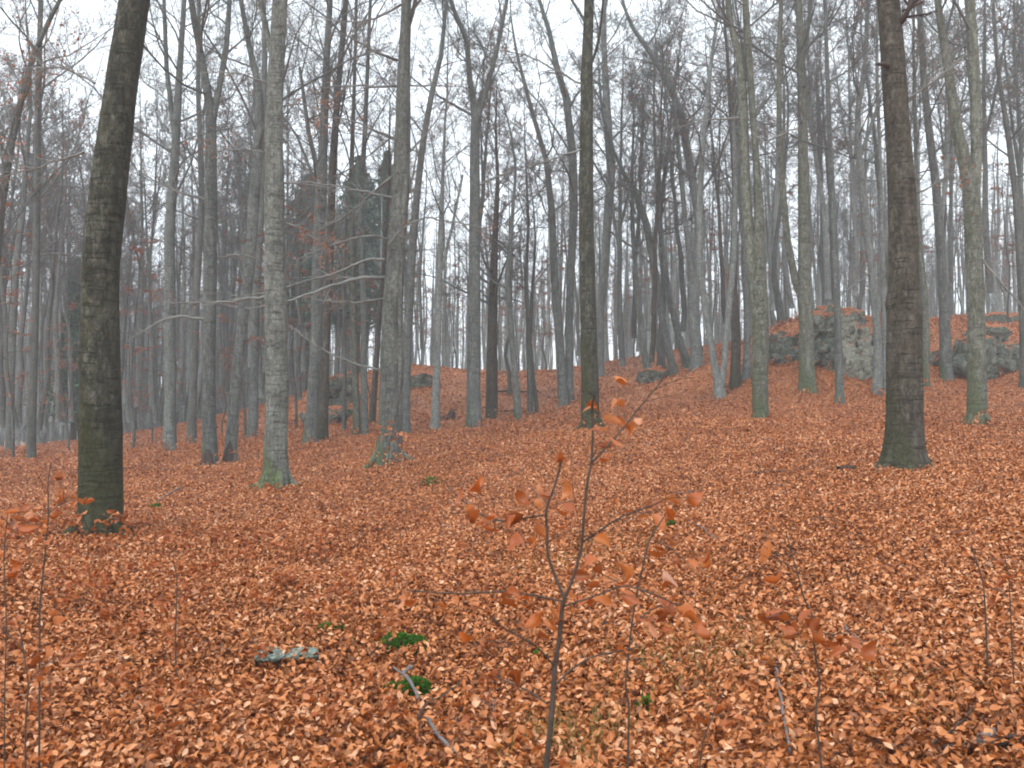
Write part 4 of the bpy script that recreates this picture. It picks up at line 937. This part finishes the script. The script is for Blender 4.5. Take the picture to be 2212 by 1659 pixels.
# leafy seedlings close by at the left
rg = np.random.default_rng(29); n = 420; yy = np.sqrt(rg.uniform(3.6 ** 2, 13 ** 2, n)); xx = rg.uniform(-.62, .06, n) * yy; k = rg.uniform(size=n) < np.clip(.25 - xx / yy * 1.3, 0, 1); xx, yy = xx[k], yy[k]; n = len(xx)
zz = ground(xx, yy); Hh = rg.uniform(.12, .42, n); d = unit(np.stack([rg.normal(0, .3, n), rg.normal(0, .3, n), np.ones(n)], -1))
P, Rr = grow(rg, np.stack([xx, yy, zz - .02], -1), d, Hh, np.full(n, .0018), 5, .15, .1)
ub = Bag(); ub.add(*tubes(P, Rr, 4)); p, d, ln, r = kids(rg, P, Rr, 4, .35, 1.0, .42, .6, Hh); d[:, 2] *= .5; B, Br = grow(rg, p, unit(d), ln, np.full(len(p), .0009), 4, .15, .0); ub.add(*tubes(B, Br, 3))
tag(ub.obj('near_seedling_stems', M['stem']), 'dark thin stems of leafy seedlings in the left foreground', 'undergrowth', kind='stuff')
t = np.concatenate([B[:, 1], B[:, 2], B[:, 3], P[:, 4]]) - np.array([0, 0, .01]); m = len(t); lb = Bag()
leaf_set(lb, t, rg.uniform(.04, .065, m), rg.uniform(0, 6.28, m), .7, rg, 2, curl=1.2)
tag(lb.obj('near_seedling_leaves', M['sap_leaf']), 'orange leaves held on low seedlings in the left foreground', 'undergrowth', kind='stuff')

# sparse grass
gb = Bag()
for (cx_, cy_, sp_, n) in [(1210,1640,.18,110),(1290,1600,.15,50),(1560,1430,.35,150),(1500,1480,.25,60),(1210,1230,.5,110),(1330,1180,.5,90),(1650,1400,.3,60),(1960,1500,.4,50),(1380,1470,.3,30),(700,1420,.3,20)]:
    h = hit(cx_, cy_)
    px_, py_ = h[0] + rg.normal(0, sp_ * .6, n), h[1] + rg.normal(0, sp_ * .8, n); P0 = np.stack([px_, py_, ground(px_, py_)], -1)
    d = unit(np.stack([rg.normal(0, .3, n), rg.normal(0, .3, n), np.ones(n)], -1)); P, Rr = grow(rg, P0, d, rg.uniform(.06, .2, n), np.full(n, .0016), 4, .12, -.05, .3)
    V, Q = tubes(P, Rr, 3); gb.add(V, Q, tone=np.repeat(rg.uniform(0, 1, n), 12))
tag(gb.obj('grass', M['grass']), 'thin yellowish grass blades among the leaves', 'grass', kind='stuff')

# ---------------------------------------------------------------- sticks, log, stump
def stick(label, pts, w, name='fallen_stick', mat='stick', lift=.03, side=(), cat='stick', seed=3):
    rg = np.random.default_rng(seed); P = []
    for i, (x, y) in enumerate(pts):
        h = hit(x, y); P.append([h[0], h[1], gz(h[0], h[1]) + lift + rg.uniform(0, .02), w * .5 * h[1] / F * (1 - .4 * i / len(pts))])
    P = np.array(P); base = P[0, :3].copy(); P[:, :3] -= base; o = resample(P, .05); o[:, :3] += rg.normal(0, .003, (len(o), 3)); o[:, 3] *= rg.uniform(.88, 1.12, len(o))
    b = Bag(); b.add(*tubes(o[None, :, :3], o[None, :, 3], 9))
    for c in (0, len(o) - 1):
        k = 9; ring = (0 if c == 0 else (len(o) - 1) * k) + np.arange(k)
        b.f[3].append(np.stack([np.full(k - 2, ring[0]), ring[1:-1], ring[2:]], -1))
    o_ = b.obj(name, M[mat], loc=base); tag(o_, label, cat)
    for s in side:
        Q = []
        for i, (x, y) in enumerate(s):
            h = hit(x, y); Q.append([h[0], h[1], gz(h[0], h[1]) + lift + .02 * i, w * .25 * h[1] / F])
        Q = np.array(Q); Q[:, :3] -= base; q = resample(Q, .05); sb = Bag(); sb.add(*tubes(q[None, :, :3], q[None, :, 3], 6)); sb.obj('side_twig', M[mat], o_)
    return o_
stick('forked pale grey stick lying across the round moss cushion', [(888,1477),(870,1494),(880,1510),(892,1526),(903,1554)], 9, side=[[(870,1494),(850,1488)]], lift=.09)
stick('pale grey stick running off the bottom edge left of the sapling', [(982,1658),(966,1633),(940,1617),(926,1591),(915,1575)], 10, lift=.05)
stick('thin brown twig curving right from the fallen grey stick', [(902,1600),(915,1563),(963,1538),(1000,1500)], 4, lift=.07, mat='stem')
stick('rotten leaf-strewn log end at the bottom right corner', [(2212,1622),(2165,1631),(2110,1642),(2040,1650)], 26, name='log', mat='rotten', lift=.03, cat='log')
stick('short pale grey broken branch lying on the rotten log', [(2122,1640),(2135,1632),(2150,1630)], 20, lift=.07)
stick('dark thin stick slanting up near the bottom right corner', [(2007,1655),(2060,1605),(2090,1585),(2102,1568)], 6, mat='rotten', lift=.05)
stick('long grey stick half buried in the right foreground leaves', [(1707,1650),(1690,1570),(1683,1510),(1677,1460)], 7, lift=.05)
stick('dark broken stick left of the broad brown beech', [(1625,1029),(1660,1026),(1700,1027)], 6, mat='rotten', lift=.04)
stick('short dark branch lump beside the roots of the broad brown beech', [(1812,1022),(1828,1018),(1845,1022)], 14, mat='rotten', lift=.05)
stick('long dead branch on the ground right of the thick mossy beech', [(268,1018),(310,1014),(375,1022)], 6, mat='rotten', lift=.06)
stick('thin grey stick pointing up the slope right of the thick mossy beech', [(340,1090),(365,1072),(390,1060)], 4, lift=.05)
stick('dark fallen branch on the saddle slope', [(1075,893),(1100,891),(1150,892)], 4, mat='rotten', lift=.06)
stick('dark brushwood line below the saddle crest', [(1075,851),(1110,850),(1150,852)], 4, mat='rotten', lift=.1)
stick('short grey stick in the leaves near the third sapling', [(1815,1365),(1840,1390),(1865,1415)], 6, lift=.05)
stick('small dark stick beside the thin right sapling', [(1640,1212),(1670,1211),(1700,1213)], 3, mat='rotten', lift=.04)
rg = np.random.default_rng(19); n = 900; yy = np.sqrt(rg.uniform(9, 38 ** 2, n)); xx = rg.uniform(-1, 1, n) * (.6 * yy + 1); zz = ground(xx, yy) + .04
a = rg.uniform(0, 6.28, n); Pt, Rt = grow(rg, np.stack([xx, yy, zz], -1), np.stack([np.cos(a), np.sin(a), rg.normal(0, .08, n)], -1), rg.uniform(.15, .9, n), rg.uniform(.002, .009, n), 6, .14, 0, .4)
Pt[..., 2] = ground(Pt[..., 0], Pt[..., 1]) + np.linspace(.02, .07, 6)[None] * rg.uniform(.3, 1.2, (n, 1))
tw = Bag(); tw.add(*tubes(Pt, Rt, 5)); p, d, ln, r = kids(rg, Pt, Rt, 2, .3, .7, .4, .6, rg.uniform(.2, .7, n)); d[:, 2] = np.abs(d[:, 2]) * .2; Bt, Br = grow(rg, p, unit(d), ln, r, 4, .15, 0, .4); tw.add(*tubes(Bt, Br, 4))
tag(tw.obj('fallen_twigs', M['stick']), 'dead twigs scattered over the leaf litter', 'twigs', kind='stuff')
h = hit(2130, 1640); strew(h[0], h[1], gz(*h[:2]) + .06, .45, .1, 60)
lo_ = Bag(); rg = np.random.default_rng(88)
for x, y, z, rx, ry, n in LOOSE:
    leaf_set(lo_, np.stack([x + rg.uniform(-rx, rx, n), y + rg.uniform(-ry, ry, n), z + rg.uniform(0, .04, n)], -1), rg.uniform(.035, .055, n), rg.uniform(0, 6.28, n), .5, rg, 1)
tag(lo_.obj('loose_leaves', M['litter']), kind='stuff', label='loose brown leaves lying over the stone and moss', cat='leaves')
h = hit(965, 907)
e = empty('tree_stump', (h[0], h[1], gz(h[0], h[1]))); tag(e, 'dark jagged rotten stump on the slope right of the slim pale trunk', 'stump')
b = Bag(); stem_mesh(b, np.array([[0.2, 0, -.2, .22], [.2, 0, .1, .22], [.24, 0, .3, .16], [.28, 0, .42, .05]]), 8, 14, .05, rough=.15); b.obj('stump_block', M['rotten'], e)
b = Bag(); stem_mesh(b, np.array([[.1, 0, .12, .12], [-.2, 0, .06, .09], [-.5, .02, .03, .05], [-.62, .02, .0, .02]]), 9, 10, .05, rough=.12); b.obj('root', M['rotten'], e)

# ---------------------------------------------------------------- haze
import bmesh
bm = bmesh.new(); bmesh.ops.create_cube(bm, size=1); me = bpy.data.meshes.new('haze'); bm.to_mesh(me); bm.free()
hz = bpy.data.objects.new('haze', me); COL.objects.link(hz)
hz.scale = (1000, 960, 44); hz.location = (0, 110, -8 + 22); hz['kind'] = 'stuff'
m, nt, b = newmat('haze_air'); nt.nodes.remove(b)
pv = N(nt, 'VolumePrincipled', Density=HAZE); pv.inputs['Color'].default_value = (.86, .94, 1, 1); pv.inputs['Anisotropy'].default_value = .1
nt.links.new(pv.outputs[0], nt.nodes['Material Output'].inputs['Volume']); me.materials.append(m)
print('verts', sum(len(me.vertices) for me in bpy.data.meshes))
